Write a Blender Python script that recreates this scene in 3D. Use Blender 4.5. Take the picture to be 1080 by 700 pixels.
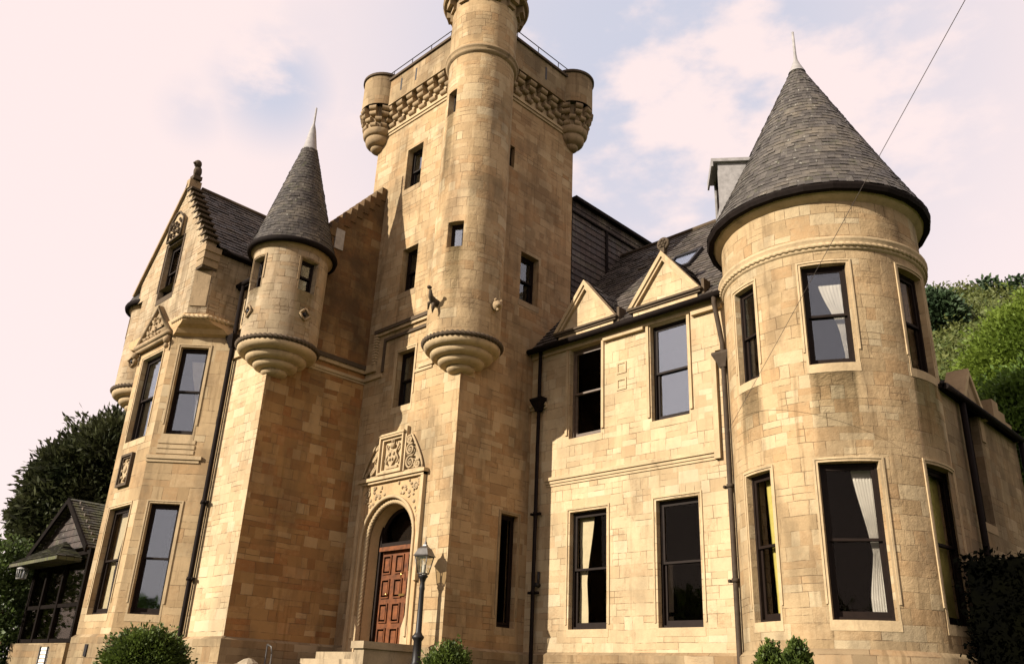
import bpy, math, random
import numpy as np
from mathutils import Vector, Matrix
random.seed(7); rng = np.random.default_rng(7)
PI = math.pi
R = math.radians
for o in list(bpy.data.objects): bpy.data.objects.remove(o)
scn = bpy.context.scene
COL = scn.collection

# ------------------------------------------------------------------ camera
cd = bpy.data.cameras.new('camera'); cam = bpy.data.objects.new('camera', cd); COL.objects.link(cam)
P_, R_, Y_ = .397976217, .0470639824, .791339725
fw = Vector((-math.sin(Y_)*math.cos(P_), math.cos(Y_)*math.cos(P_), math.sin(P_)))
rt = Vector((math.cos(Y_), math.sin(Y_), 0)); up = rt.cross(fw)
r2 = rt*math.cos(R_) + up*math.sin(R_); u2 = -rt*math.sin(R_) + up*math.cos(R_)
cam.matrix_world = Matrix(((r2.x, u2.x, -fw.x, 0), (r2.y, u2.y, -fw.y, 0), (r2.z, u2.z, -fw.z, 0), (0, 0, 0, 1)))
cd.sensor_width = 36; cd.lens = 902.74/1080*36; cd.clip_end = 1000; cd.clip_start = .05
scn.camera = cam

# ------------------------------------------------------------------ sky, sun, exposure
SUN_AZ, SUN_EL = 196.7, 25.0        # azimuth clockwise from +Y
w = bpy.data.worlds.new('World'); scn.world = w; w.use_nodes = True
nt = w.node_tree; N = nt.nodes; L = nt.links; N.clear()
wo = N.new('ShaderNodeOutputWorld'); bg = N.new('ShaderNodeBackground'); bg.inputs[1].default_value = .1
sky = N.new('ShaderNodeTexSky'); sky.sky_type = 'NISHITA'; sky.sun_disc = False
sky.sun_elevation = R(SUN_EL); sky.sun_rotation = R(SUN_AZ)
tc = N.new('ShaderNodeTexCoord')
def wmath(op, a, b=None):
    n = N.new('ShaderNodeMath'); n.operation = op
    for i, v in enumerate((a, b)):
        if v is None: continue
        if isinstance(v, (int, float)): n.inputs[i].default_value = v
        else: L.new(v, n.inputs[i])
    return n.outputs[0]
noi = N.new('ShaderNodeTexNoise'); noi.inputs['Scale'].default_value = 5; noi.inputs['Detail'].default_value = 7; noi.inputs['Roughness'].default_value = .55
mp = N.new('ShaderNodeMapping'); mp.inputs['Scale'].default_value = (1, 1, 2.0); L.new(tc.outputs['Generated'], mp.inputs[0]); L.new(mp.outputs[0], noi.inputs['Vector'])
def SKYP(px, py): return tuple(r2*((px-540)/902.74)-u2*((py-350)/902.74)+fw)      # sky patches seen between the clouds, as directions
mask = None
for d, rad, s in [(SKYP(700, 40), .30, 1.0), (SKYP(660, 150), .13, .8), (SKYP(840, 150), .12, .6), (SKYP(930, 60), .14, .55), (SKYP(292, 92), .055, 1.0), (SKYP(350, 45), .07, .3), (SKYP(205, 118), .03, .4)]:
    v = Vector(d).normalized()
    dn = N.new('ShaderNodeVectorMath'); dn.operation = 'DISTANCE'; L.new(tc.outputs['Generated'], dn.inputs[0]); dn.inputs[1].default_value = v
    mr = N.new('ShaderNodeMapRange'); mr.interpolation_type = 'SMOOTHSTEP'; L.new(dn.outputs['Value'], mr.inputs[0])
    mr.inputs[1].default_value = rad*1.7; mr.inputs[2].default_value = rad*.2; mr.inputs[3].default_value = 0; mr.inputs[4].default_value = s
    mask = mr.outputs[0] if mask is None else wmath('MAXIMUM', mask, mr.outputs[0])
nr = N.new('ShaderNodeMapRange'); nr.interpolation_type = 'SMOOTHSTEP'; L.new(noi.outputs[0], nr.inputs[0]); nr.inputs[1].default_value = .37; nr.inputs[2].default_value = .51
blue = wmath('MULTIPLY', mask, nr.outputs[0])
hs = N.new('ShaderNodeMix'); hs.data_type = 'RGBA'; hs.inputs[6].default_value = (5.5, 4.55, 4.4, 1); hs.inputs[7].default_value = (3.45, 3.5, 4.1, 1)
L.new(blue, hs.inputs[0])
mx = N.new('ShaderNodeMix'); mx.data_type = 'RGBA'; mx.inputs[0].default_value = .93
L.new(sky.outputs[0], mx.inputs[6]); L.new(hs.outputs[2], mx.inputs[7])
L.new(mx.outputs[2], bg.inputs[0]); L.new(bg.outputs[0], wo.inputs[0])
ld = bpy.data.lights.new('sun', 'SUN'); ld.energy = 5.0; ld.angle = R(.5); ld.color = (1, .92, .79)
sun = bpy.data.objects.new('sun', ld); COL.objects.link(sun)
sd = Vector((math.sin(R(SUN_AZ))*math.cos(R(SUN_EL)), math.cos(R(SUN_AZ))*math.cos(R(SUN_EL)), math.sin(R(SUN_EL))))
sun.rotation_euler = sd.to_track_quat('Z', 'Y').to_euler()
scn.view_settings.view_transform = 'Standard'; scn.view_settings.look = 'None'; scn.view_settings.exposure = .96; scn.view_settings.gamma = 1
scn.render.engine = 'CYCLES'
scn.cycles.max_bounces = 6; scn.cycles.transparent_max_bounces = 12

# ------------------------------------------------------------------ materials
class NT:
    def __init__(s, name):
        s.m = bpy.data.materials.new(name); s.m.use_nodes = True; s.t = s.m.node_tree; s.N = s.t.nodes; s.L = s.t.links
        s.b = s.N['Principled BSDF']; s.out = s.N['Material Output']
    def set(s, sock, v):
        if isinstance(v, (int, float)): sock.default_value = v
        elif isinstance(v, tuple): sock.default_value = v if len(v) != 3 or len(sock.default_value) == 3 else v+(1,)
        else: s.L.new(v, sock)
    def math(s, op, a, b=0., c=0.):
        n = s.N.new('ShaderNodeMath'); n.operation = op
        for i, v in enumerate((a, b, c)): s.set(n.inputs[i], v)
        return n.outputs[0]
    def uv(s): return s.N.new('ShaderNodeUVMap').outputs[0]
    def pos(s): return s.N.new('ShaderNodeTexCoord').outputs['Object']
    def sep(s, v):
        n = s.N.new('ShaderNodeSeparateXYZ'); s.L.new(v, n.inputs[0]); return n.outputs
    def comb(s, x, y, z=0.):
        n = s.N.new('ShaderNodeCombineXYZ')
        for i, v in enumerate((x, y, z)): s.set(n.inputs[i], v)
        return n.outputs[0]
    def noise(s, v, scale, detail=4, rough=.5, dist=0):
        n = s.N.new('ShaderNodeTexNoise'); s.L.new(v, n.inputs['Vector'])
        n.inputs['Scale'].default_value = scale; n.inputs['Detail'].default_value = detail; n.inputs['Roughness'].default_value = rough; n.inputs['Distortion'].default_value = dist
        return n.outputs[0]
    def white(s, v):
        n = s.N.new('ShaderNodeTexWhiteNoise'); n.noise_dimensions = '3D'; s.L.new(v, n.inputs['Vector']); return n.outputs
    def mr(s, v, a, b, c=0., d=1., smooth=False):
        n = s.N.new('ShaderNodeMapRange'); s.set(n.inputs[0], v)
        if smooth: n.interpolation_type = 'SMOOTHSTEP'
        for i, k in enumerate((a, b, c, d)): n.inputs[i+1].default_value = k
        return n.outputs[0]
    def mix(s, f, a, b, mode='MIX'):
        n = s.N.new('ShaderNodeMix'); n.data_type = 'RGBA'; n.blend_type = mode
        s.set(n.inputs[0], f); s.set(n.inputs[6], a); s.set(n.inputs[7], b); return n.outputs[2]
    def ramp(s, f, stops):
        n = s.N.new('ShaderNodeValToRGB'); e = n.color_ramp.elements
        while len(e) < len(stops): e.new(.5)
        for k, (p, c) in zip(e, stops): k.position = p; k.color = c+(1,)
        s.L.new(f, n.inputs[0]); return n.outputs[0]
    def vscale(s, v, sc):
        n = s.N.new('ShaderNodeMapping'); s.L.new(v, n.inputs[0]); n.inputs['Scale'].default_value = sc; return n.outputs[0]
    def bump(s, h, strength=.5, dist=.02):
        n = s.N.new('ShaderNodeBump'); n.inputs['Strength'].default_value = strength; n.inputs['Distance'].default_value = dist
        s.L.new(h, n.inputs['Height']); s.L.new(n.outputs[0], s.b.inputs['Normal']); return n
    def fin(s, col, rough=.85, metal=0, spec=.3):
        s.set(s.b.inputs['Base Color'], col); s.set(s.b.inputs['Roughness'], rough); s.b.inputs['Metallic'].default_value = metal
        s.b.inputs['Specular IOR Level'].default_value = spec; return s.m

PAL = {
 'warm': [(0, (.31, .19, .095)), (.15, (.42, .285, .15)), (.38, (.49, .345, .19)), (.58, (.53, .38, .215)), (.74, (.46, .295, .15)), (.86, (.55, .41, .24)), (1, (.58, .45, .28))],
 'orange': [(0, (.155, .062, .024)), (.14, (.28, .13, .046)), (.36, (.37, .205, .078)), (.58, (.43, .255, .105)), (.74, (.34, .15, .052)), (.88, (.47, .29, .13)), (1, (.52, .35, .175))],
 'pale': [(0, (.42, .27, .14)), (.18, (.52, .37, .21)), (.4, (.58, .435, .26)), (.6, (.62, .475, .29)), (.74, (.55, .38, .215)), (.87, (.63, .485, .30)), (1, (.66, .52, .34))],
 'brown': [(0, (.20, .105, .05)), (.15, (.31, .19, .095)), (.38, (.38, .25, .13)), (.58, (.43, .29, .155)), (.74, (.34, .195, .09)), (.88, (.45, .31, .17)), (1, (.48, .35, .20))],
 'grey2': [(0, (.34, .25, .15)), (.3, (.44, .335, .21)), (.6, (.50, .385, .25)), (.8, (.42, .29, .165)), (1, (.56, .44, .30))],
 'grey': [(0, (.18, .125, .07)), (.3, (.31, .22, .125)), (.6, (.40, .295, .17)), (.8, (.32, .205, .105)), (1, (.48, .365, .225))],
}
PAL = {k: [(p, tuple(x*(.87 if k == 'orange' else .92 if k == 'brown' else .79) for x in c)) for p, c in v] for k, v in PAL.items()}      # sandstone tones; orange and brown also carry the shade of the side walls
def stone(name, pal='warm', H=.3, W=.55, stain=.3, rough=.5, joint=.011, soot=0., jdark=.45, stainz=None):
    n = NT(name); uv = n.uv(); x, y, _ = n.sep(uv)
    wob = n.noise(uv, 1.3, 3)
    v = n.math('ADD', y, n.math('MULTIPLY', n.math('SUBTRACT', wob, .5), .05)); u = n.math('ADD', x, n.math('MULTIPLY', n.math('SUBTRACT', n.noise(uv, 2.1, 3), .5), .05))
    vr = n.math('DIVIDE', v, H); row = n.math('FLOOR', vr)
    rr = n.white(n.comb(row, 3.7, 1.1))[0]
    ws = n.math('MULTIPLY', n.math('ADD', n.math('MULTIPLY', rr, .8), .65), W)
    uu = n.math('ADD', n.math('DIVIDE', u, ws), n.math('MULTIPLY', rr, 13.))
    c = n.math('FLOOR', uu); wn = n.white(n.comb(c, row, .5)); wr, wg, wb = n.sep(wn[1])
    fu = n.math('MULTIPLY', n.math('FRACT', uu), ws); fv = n.math('MULTIPLY', n.math('FRACT', vr), H)
    du = n.math('MINIMUM', fu, n.math('SUBTRACT', ws, fu)); dv = n.math('MINIMUM', fv, n.math('SUBTRACT', H, fv))
    s1 = n.math('GREATER_THAN', wr, .68); hh = H*.5
    dv2 = n.math('MINIMUM', dv, n.math('ABSOLUTE', n.math('SUBTRACT', fv, hh)))
    dvf = n.math('ADD', n.math('MULTIPLY', s1, dv2), n.math('MULTIPLY', n.math('SUBTRACT', 1., s1), dv))
    id1 = n.math('MULTIPLY', s1, n.math('GREATER_THAN', fv, hh))
    s2 = n.math('GREATER_THAN', wg, .6); cut = n.math('MULTIPLY', ws, .42)
    du2 = n.math('MINIMUM', du, n.math('ABSOLUTE', n.math('SUBTRACT', fu, cut)))
    duf = n.math('ADD', n.math('MULTIPLY', s2, du2), n.math('MULTIPLY', n.math('SUBTRACT', 1., s2), du))
    id2 = n.math('MULTIPLY', s2, n.math('GREATER_THAN', fu, cut))
    rnd = n.white(n.comb(n.math('ADD', c, n.math('MULTIPLY', id2, .37)), n.math('ADD', row, n.math('MULTIPLY', id1, .41)), 2.))
    md = n.math('MINIMUM', duf, dvf)
    big = n.noise(uv, .45, 4); fine = n.noise(uv, 9, 5, .65); grain = n.noise(uv, 60, 3, .7)
    idx = n.math('ADD', n.math('MULTIPLY', rnd[0], .78), n.math('MULTIPLY', n.math('SUBTRACT', n.math('ADD', n.math('MULTIPLY', big, .75), n.math('MULTIPLY', fine, .4)), .2), .5))
    col = n.ramp(idx, PAL[pal])
    # weathering inside each stone
    col = n.mix(n.mr(fine, .35, .75, 0, .35), col, (.62, .62, .60), 'MULTIPLY')
    col = n.mix(n.mr(grain, .3, .7, 0, .25), col, (.75, .72, .68), 'MULTIPLY')
    g2 = n.noise(uv, .33, 5, .6, .5)
    col = n.mix(n.mr(g2, .42, .62, 0, .75), col, (.68, .70, .72), 'MULTIPLY')
    rs = n.noise(n.vscale(uv, (3.2, .22, 1)), 1.6, 5, .65)
    col = n.mix(n.math('MULTIPLY', n.mr(rs, .54, .7, 0, 1, True), min(1., stain*1.3)), col, (.45, .42, .38), 'MULTIPLY')
    # streaks and lichen patches
    st = n.noise(n.vscale(uv, (1.1, .28, 1)), 1.2, 6, .62); blot = n.noise(uv, .8, 6, .65, .4)
    sm = n.mr(n.math('MULTIPLY', st, n.math('ADD', blot, .45)), .44, .62, 0, stain, True)
    col = n.mix(sm, col, (.085, .06, .035))
    if soot:
        zz = n.mr(n.math('ADD', y, n.math('MULTIPLY', n.math('SUBTRACT', st, .5), 4.)), stainz[0], stainz[1], 0, soot, True)
        col = n.mix(n.math('MULTIPLY', zz, n.mr(blot, .25, .6, .45, 1)), col, (.055, .036, .02))
    jn = n.noise(uv, 3, 3)
    jm = n.mr(n.math('ADD', md, n.math('MULTIPLY', n.math('SUBTRACT', jn, .5), joint*.9)), joint*.2, joint*.8, 1, 0, True)
    gate = n.mr(n.noise(uv, 2.2, 5, .7), .44, .6, .12, 1., True)
    jc = n.math('MULTIPLY', jm, gate)
    col = n.mix(n.math('MULTIPLY', jc, jdark*1.7), col, (.10, .062, .034))
    ero = n.mr(n.noise(uv, 1.1, 6, .7, .3), .54, .68, 0, 1, True); pit = n.noise(n.vscale(uv, (6, 14, 1)), 2.2, 5, .75)
    h = n.math('ADD', n.math('MULTIPLY', n.math('SUBTRACT', 1., jc), .75), n.math('ADD', n.math('MULTIPLY', fine, rough*1.3), n.math('MULTIPLY', n.sep(rnd[1])[1], .22)))
    h = n.math('ADD', h, n.math('MULTIPLY', n.math('MULTIPLY', ero, pit), 1.2*rough))
    col = n.mix(n.math('MULTIPLY', ero, n.mr(pit, .4, .6, .45, 0)), col, (.16, .10, .055))
    h = n.math('ADD', h, n.math('MULTIPLY', grain, rough*.35))
    n.bump(h, .75, .016)
    return n.fin(col, .9, 0, .15)
def dressed(name, col=(.46, .34, .2), dark=.35, sc=1.):
    col = tuple(x*.82 for x in col)
    n = NT(name); p = n.pos(); a = n.noise(p, 2.3*sc, 5, .6); b = n.noise(p, 22*sc, 4, .6); st = n.noise(n.vscale(p, (2, 2, .5)), 2.2, 5, .6)
    c = n.mix(n.mr(a, .3, .7), tuple(x*.84 for x in col), tuple(min(1, x*1.16) for x in col))
    c = n.mix(n.mr(b, .35, .75, 0, .3), c, (.6, .58, .55), 'MULTIPLY')
    c = n.mix(n.mr(st, .52, .72, 0, dark, True), c, (.07, .05, .03))
    n.bump(n.math('ADD', b, n.math('MULTIPLY', a, .6)), .5, .01); return n.fin(c, .88, 0, .2)
def slate(name, a=(.028, .023, .02), b=(.12, .098, .083), H=.17, W=.24, moss=0.):
    n = NT(name); uv = n.uv(); x, y, _ = n.sep(uv)
    vr = n.math('DIVIDE', y, H); row = n.math('FLOOR', n.math('ADD', vr, .001)); rr = n.white(n.comb(row, 1.3, 4.))[0]
    uu = n.math('DIVIDE', x, W); c = n.math('FLOOR', n.math('ADD', uu, .02))
    rn = n.white(n.comb(c, row, 1.)); fu = n.math('FRACT', uu); fv = n.math('FRACT', vr)
    du = n.math('MULTIPLY', n.math('MINIMUM', fu, n.math('SUBTRACT', 1., fu)), W)
    big = n.noise(uv, .8, 5, .6); fine = n.noise(uv, 30, 3, .6)
    col = n.mix(n.math('ADD', n.math('MULTIPLY', rn[0], .6), n.math('MULTIPLY', big, .4)), a, b)
    col = n.mix(n.mr(fine, .3, .7, 0, .3), col, (.5, .48, .46), 'MULTIPLY')
    col = n.mix(n.mr(big, .52, .7, 0, .55), col, (.17, .14, .10)); col = n.mix(n.mr(n.noise(uv, 2.4, 6, .7), .56, .66, 0, .6), col, (.055, .055, .028)); col = n.mix(n.mr(n.noise(uv, 7, 3, .6), .64, .7, 0, .7), col, (.26, .25, .21))
    if moss: col = n.mix(n.mr(n.noise(uv, 1.7, 6, .7), .42, .6, 0, moss), col, (.075, .08, .022))
    g = n.mr(du, .002, .009, 1, 0); g2 = n.mr(fv, .0, .10, 1, 0)
    col = n.mix(n.math('MULTIPLY', n.math('MAXIMUM', g, g2), .8), col, (.012, .01, .009))
    h = n.math('ADD', n.math('MULTIPLY', n.math('SUBTRACT', 1., fv), 1.2), n.math('ADD', n.math('MULTIPLY', rn[0], .7), n.math('ADD', n.math('MULTIPLY', fine, .3), n.mr(du, 0, .012, 0, .8))))
    n.bump(h, .8, .014); return n.fin(col, n.mr(rn[0], 0, 1, .5, .8), 0, .22)
def simple(name, col, rough=.6, metal=0, spec=.4, var=.25, sc=8., bmp=.2):
    n = NT(name); p = n.pos(); a = n.noise(p, sc, 5, .6)
    c = n.mix(n.mr(a, .3, .7), tuple(x*(1-var) for x in col), tuple(min(1, x*(1+var)) for x in col))
    if bmp: n.bump(a, bmp, .01)
    return n.fin(c, rough, metal, spec)
def glass(name, floor=.12, tint=(.95, .94, .92), gcol=(.8, .9, 1)):
    n = NT(name); n.N.remove(n.b)
    tr = n.N.new('ShaderNodeBsdfTransparent'); tr.inputs[0].default_value = tint+(1,)
    gl = n.N.new('ShaderNodeBsdfGlossy'); gl.inputs['Roughness'].default_value = .03; gl.inputs[0].default_value = gcol+(1,)
    lw = n.N.new('ShaderNodeLayerWeight'); lw.inputs[0].default_value = .5; fr = n.math('ADD', .035, n.math('MULTIPLY', n.math('POWER', lw.outputs['Facing'], 5.), .9))
    bp = n.N.new('ShaderNodeBump'); bp.inputs['Strength'].default_value = .25; bp.inputs['Distance'].default_value = .01
    n.L.new(n.noise(n.pos(), 1.6, 2), bp.inputs['Height']); n.L.new(bp.outputs[0], gl.inputs['Normal'])
    mxs = n.N.new('ShaderNodeMixShader'); n.L.new(n.math('MAXIMUM', n.math('MINIMUM', n.math('ADD', fr, floor), 1.), .014), mxs.inputs[0])
    n.L.new(tr.outputs[0], mxs.inputs[1]); n.L.new(gl.outputs[0], mxs.inputs[2]); n.L.new(mxs.outputs[0], n.out.inputs[0]); return n.m
def leafmat(name, a, b, trans=.35, sc=1.2, spec=.25, rough=.55):
    n = NT(name); p = n.pos(); v = n.noise(p, sc, 4, .6); v2 = n.noise(p, 25, 2)
    c = n.mix(n.mr(n.math('ADD', n.math('MULTIPLY', v, .7), n.math('MULTIPLY', v2, .3)), .35, .65), a, b)
    n.fin(c, rough, 0, spec)
    t = n.N.new('ShaderNodeBsdfTranslucent'); n.L.new(c, t.inputs[0]); m_ = n.N.new('ShaderNodeMixShader'); m_.inputs[0].default_value = trans
    n.L.new(n.b.outputs[0], m_.inputs[1]); n.L.new(t.outputs[0], m_.inputs[2]); n.L.new(m_.outputs[0], n.out.inputs[0]); return n.m

M = dict(
 tower=stone('tower_stone', 'warm', .26, .5, .42, .55), facade=stone('facade_stone', 'pale', .26, .5, .2, .55, .010, jdark=.4),
 side=stone('side_stone_shade_tone', 'orange', .25, .5, .35, .5, stainz=(0, 0)), wing=stone('wing_stone', 'pale', .24, .48, .12, .5),  # side: orange stone with the warm shade of the wing's side put in
 bayst=stone('bay_ashlar', 'warm', .33, .85, .35, .3, .009, jdark=.5), side2=stone('tower_side_shade_tone', 'brown', .25, .5, .4, .5), gable=stone('gable_stone', 'grey2', .19, .42, .5, .6, .011, jdark=.85), sooty=stone('sooty_stone', 'orange', .25, .46, .5, .6, soot=.82, stainz=(6.6, 8.6)),  # side2: browner copy of the tower stone, shade put into its colour
 round=stone('round_stone', 'warm', .25, .5, .42, 1.1, .010), turret=stone('turret_stone', 'grey2', .2, .38, .3, .5, .010, jdark=.6),
 battle=stone('battle_stone', 'grey', .3, .5, .45, .5), plinth=stone('plinth_stone', 'grey', .32, .8, .45, .4),
 far=stone('far_stone', 'grey', .26, .5, .55, .7),
 trim=dressed('dressed_stone'), trim2=dressed('weathered_dressed_stone', (.33, .235, .135), .7), trimdark=dressed('blackened_stone', (.085, .06, .038), .75),
 bay=dressed('bay_stone', (.47, .315, .165), .25, .6), carve=dressed('carved_stone', (.40, .295, .175), .45, 2),
 slate=slate('slate'), slatecone=slate('cone_slate', (.030, .026, .023), (.105, .092, .080), .125, .2), slateturret=slate('turret_slate', (.019, .016, .014), (.08, .068, .058), .105, .2), slatedark=slate('hung_slate', (.010, .007, .006), (.085, .062, .052), .2, .24), slatemoss=slate('mossy_slate', (.03, .028, .022), (.07, .06, .05), .15, .2, .8),
 lead=simple('lead', (.24, .225, .215), .45, .0, .5), gutter=simple('black_gutter_paint', (.009, .006, .005), .75, 0, .06), iron=simple('black_iron', (.009, .007, .007), .5, .0, .3),
 pipe=simple('brown_pipe_paint', (.045, .032, .022), .7, 0, .1), sash=simple('dark_brown_sash_paint', (.011, .006, .004), .6, 0, .12), sashlight=simple('weathered_sash_paint', (.09, .06, .04), .5),
 room=simple('unlit_room_black', (.008, .005, .003), .9, 0, .1), curtain=simple('white_net_curtain', (.66, .63, .58), .9, 0, .1, .08, 6), curtain2=simple('olive_curtain', (.38, .33, .10), .9, 0, .1, .12, 6), curtain3=simple('cream_curtain', (.42, .36, .24), .9, 0, .1, .1),  # room: the darkness of unlit interiors put into the colour
 door=simple('red_brown_door_varnish', (.11, .034, .009), .45, 0, .4, .5, 7), wood=simple('dark_porch_timber', (.006, .004, .003), .8, 0, .05, .4, 5), brass=simple('brass', (.6, .42, .15), .3, 1), 
 glass=glass('window_glass', .05), glassp=glass('pale_window_glass', .22), glassm=glass('cloudy_window_glass', .10), glassd=glass('dark_window_glass', -.033, gcol=(.5, .44, .38)), lampglass=glass('lantern_glass', .15, (.9, .87, .8)),
 lampmetal=simple('grey_lantern_metal', (.07, .062, .055), .4, .3, .5), rock=dressed('rock', (.33, .27, .19), .3, 3), step=dressed('step_stone', (.36, .28, .18), .75), wire=simple('cable_sheath', (.07, .055, .05), .6),
 bark=simple('bark', (.06, .042, .03), .9, 0, .1, .4, 10, .6), soil=simple('soil', (.05, .035, .022), .95, 0, .1, .3, 6), white=simple('white_plastic', (.6, .58, .54), .5), blue=simple('blue_card', (.05, .09, .32), .6),
)

# ------------------------------------------------------------------ mesh building
class MB:
    def __init__(s): s.v = []; s.f = []; s.uv = []; s.m = []; s.sm = []
    def face(s, pts, uvs=None, mi=0, smooth=False):
        i = len(s.v); s.v += [tuple(p) for p in pts]; s.f.append(tuple(range(i, i+len(pts))))
        if uvs is None:
            a, b, c = Vector(pts[0]), Vector(pts[1]), Vector(pts[2]); n = (b-a).cross(c-b)
            if n.length < 1e-12 and len(pts) > 3: n = (c-b).cross(Vector(pts[3])-c)
            n = n.normalized() if n.length > 1e-12 else Vector((0, 0, 1))
            if abs(n.z) > .9: uvs = [(p[0], p[1]) for p in pts]
            else:
                t = Vector((-n.y, n.x, 0)).normalized(); k = 1/math.sqrt(max(.05, 1-n.z*n.z)); uvs = [(p[0]*t.x+p[1]*t.y, p[2]*k) for p in pts]
        s.uv.append(uvs); s.m.append(mi); s.sm.append(smooth)
    def box(s, x0, x1, y0, y1, z0, z1, mi=0):
        s.obox(Vector((x0, y0, 0)), Vector((1, 0, 0)), Vector((0, 1, 0)), 0, x1-x0, 0, y1-y0, z0, z1, mi)
    def obox(s, o, T, B, a0, a1, b0, b1, z0, z1, mi=0):
        c = lambda a, b, z: (o.x+T.x*a+B.x*b, o.y+T.y*a+B.y*b, z)
        p = [c(a0, b0, z0), c(a1, b0, z0), c(a1, b1, z0), c(a0, b1, z0), c(a0, b0, z1), c(a1, b0, z1), c(a1, b1, z1), c(a0, b1, z1)]
        for q in ((0, 1, 5, 4), (1, 2, 6, 5), (2, 3, 7, 6), (3, 0, 4, 7), (4, 5, 6, 7), (3, 2, 1, 0)): s.face([p[i] for i in q], None, mi)
    def fbox(s, f, u0, u1, z0, z1, d0, d1, nu=1, mi=0):
        """box following a wall mapping; d0 outer (negative = proud), d1 inner"""
        us = [u0+(u1-u0)*i/nu for i in range(nu+1)]
        for a, b in zip(us, us[1:]):
            s.face([f(a, z0, d0), f(b, z0, d0), f(b, z1, d0), f(a, z1, d0)], [(a, z0), (b, z0), (b, z1), (a, z1)], mi)
            s.face([f(a, z1, d0), f(b, z1, d0), f(b, z1, d1), f(a, z1, d1)], [(a, 0), (b, 0), (b, d1-d0), (a, d1-d0)], mi)
            s.face([f(a, z0, d1), f(b, z0, d1), f(b, z0, d0), f(a, z0, d0)], [(a, 0), (b, 0), (b, d1-d0), (a, d1-d0)], mi)
            s.face([f(b, z0, d1), f(a, z0, d1), f(a, z1, d1), f(b, z1, d1)], [(a, z0), (b, z0), (b, z1), (a, z1)], mi)
        for a, w_ in ((u0, 1), (u1, -1)):
            q = [f(a, z0, d1), f(a, z0, d0), f(a, z1, d0), f(a, z1, d1)]
            s.face(q if w_ == 1 else q[::-1], [(0, z0), (d1-d0, z0), (d1-d0, z1), (0, z1)], mi)
    def lathe(s, c, prof, n=48, a0=0, a1=2*PI, mi=0, smooth=True, uscale=None):
        """prof list of (r,z) from bottom to top seen outside"""
        for k in range(n):
            t0 = a0+(a1-a0)*k/n; t1 = a0+(a1-a0)*(k+1)/n; L_ = 0
            for (ra, za), (rb, zb) in zip(prof, prof[1:]):
                l2 = L_+math.hypot(rb-ra, zb-za); r_ = uscale or max(ra, rb, .05)
                p = [(c[0]+ra*math.cos(t0), c[1]+ra*math.sin(t0), za), (c[0]+ra*math.cos(t1), c[1]+ra*math.sin(t1), za), (c[0]+rb*math.cos(t1), c[1]+rb*math.sin(t1), zb), (c[0]+rb*math.cos(t0), c[1]+rb*math.sin(t0), zb)]
                u = [(t0*r_, L_), (t1*r_, L_), (t1*r_, l2), (t0*r_, l2)]
                if ra < 1e-5: p = p[1:]; u = u[1:]
                elif rb < 1e-5: p = p[:3]; u = u[:3]
                s.face(p, u, mi, smooth); L_ = l2
    def tube(s, pts, r, n=10, mi=0, twist=0, amp=0, strands=6, closed=False, caps=True):
        pts = [Vector(p) for p in pts]; m = len(pts); rings = []; prevx = None; acc = 0
        for i, p in enumerate(pts):
            d = (pts[(i+1) % m]-pts[i-1]) if closed else (pts[min(i+1, m-1)]-pts[max(i-1, 0)])
            d = d.normalized() if d.length > 0 else Vector((0, 0, 1))
            x = (prevx - d*prevx.dot(d)) if prevx is not None else d.orthogonal()
            if prevx is None and abs(d.z) < .95: x = Vector((0, 0, 1))-d*d.z
            x.normalize(); prevx = x; y = d.cross(x); acc += (pts[i]-pts[i-1]).length if i else 0
            rr = r[i] if isinstance(r, (list, tuple)) else r
            ring = []
            for k in range(n):
                a = 2*PI*k/n; q = rr*(1+amp*math.cos(strands*a - twist*acc)) if amp else rr
                ring.append(p+x*math.cos(a)*q+y*math.sin(a)*q)
            rings.append(ring)
        rg = range(m if closed else m-1)
        for i in rg:
            A, B = rings[i], rings[(i+1) % m]
            for k in range(n):
                k2 = (k+1) % n; s.face([A[k], A[k2], B[k2], B[k]], None, mi, True)
        if not closed and caps: s.face(rings[0][::-1], None, mi); s.face(rings[-1], None, mi)
    def prism(s, poly, ext, mi=0):
        """poly: list of 3D points (planar, CCW seen from outside), extruded by vector -ext"""
        e = Vector(ext); P = [Vector(p) for p in poly]; Q = [p+e for p in P]; s.face(P, None, mi); s.face(Q[::-1], None, mi)
        for i in range(len(P)):
            j = (i+1) % len(P); s.face([P[j], P[i], Q[i], Q[j]], None, mi)
    def blob(s, c, r, mi=0, n=8, m=6, jit=0):
        c = Vector(c); r = (r, r, r) if isinstance(r, (int, float)) else r
        g = [[None]*n for _ in range(m+1)]
        for i in range(m+1):
            ph = PI*i/m
            for k in range(n):
                j = 1+(random.uniform(-jit, jit) if 0 < i < m else 0)
                g[i][k] = c+Vector((math.sin(ph)*math.cos(2*PI*k/n)*r[0]*j, math.sin(ph)*math.sin(2*PI*k/n)*r[1]*j, -math.cos(ph)*r[2]))
        for i in range(m):
            for k in range(n):
                k2 = (k+1) % n; p = [g[i][k], g[i][k2], g[i+1][k2], g[i+1][k]]
                if i == 0: p = [p[0], p[2], p[3]]
                elif i == m-1: p = p[:3]
                s.face(p, None, mi, jit == 0)
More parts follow.
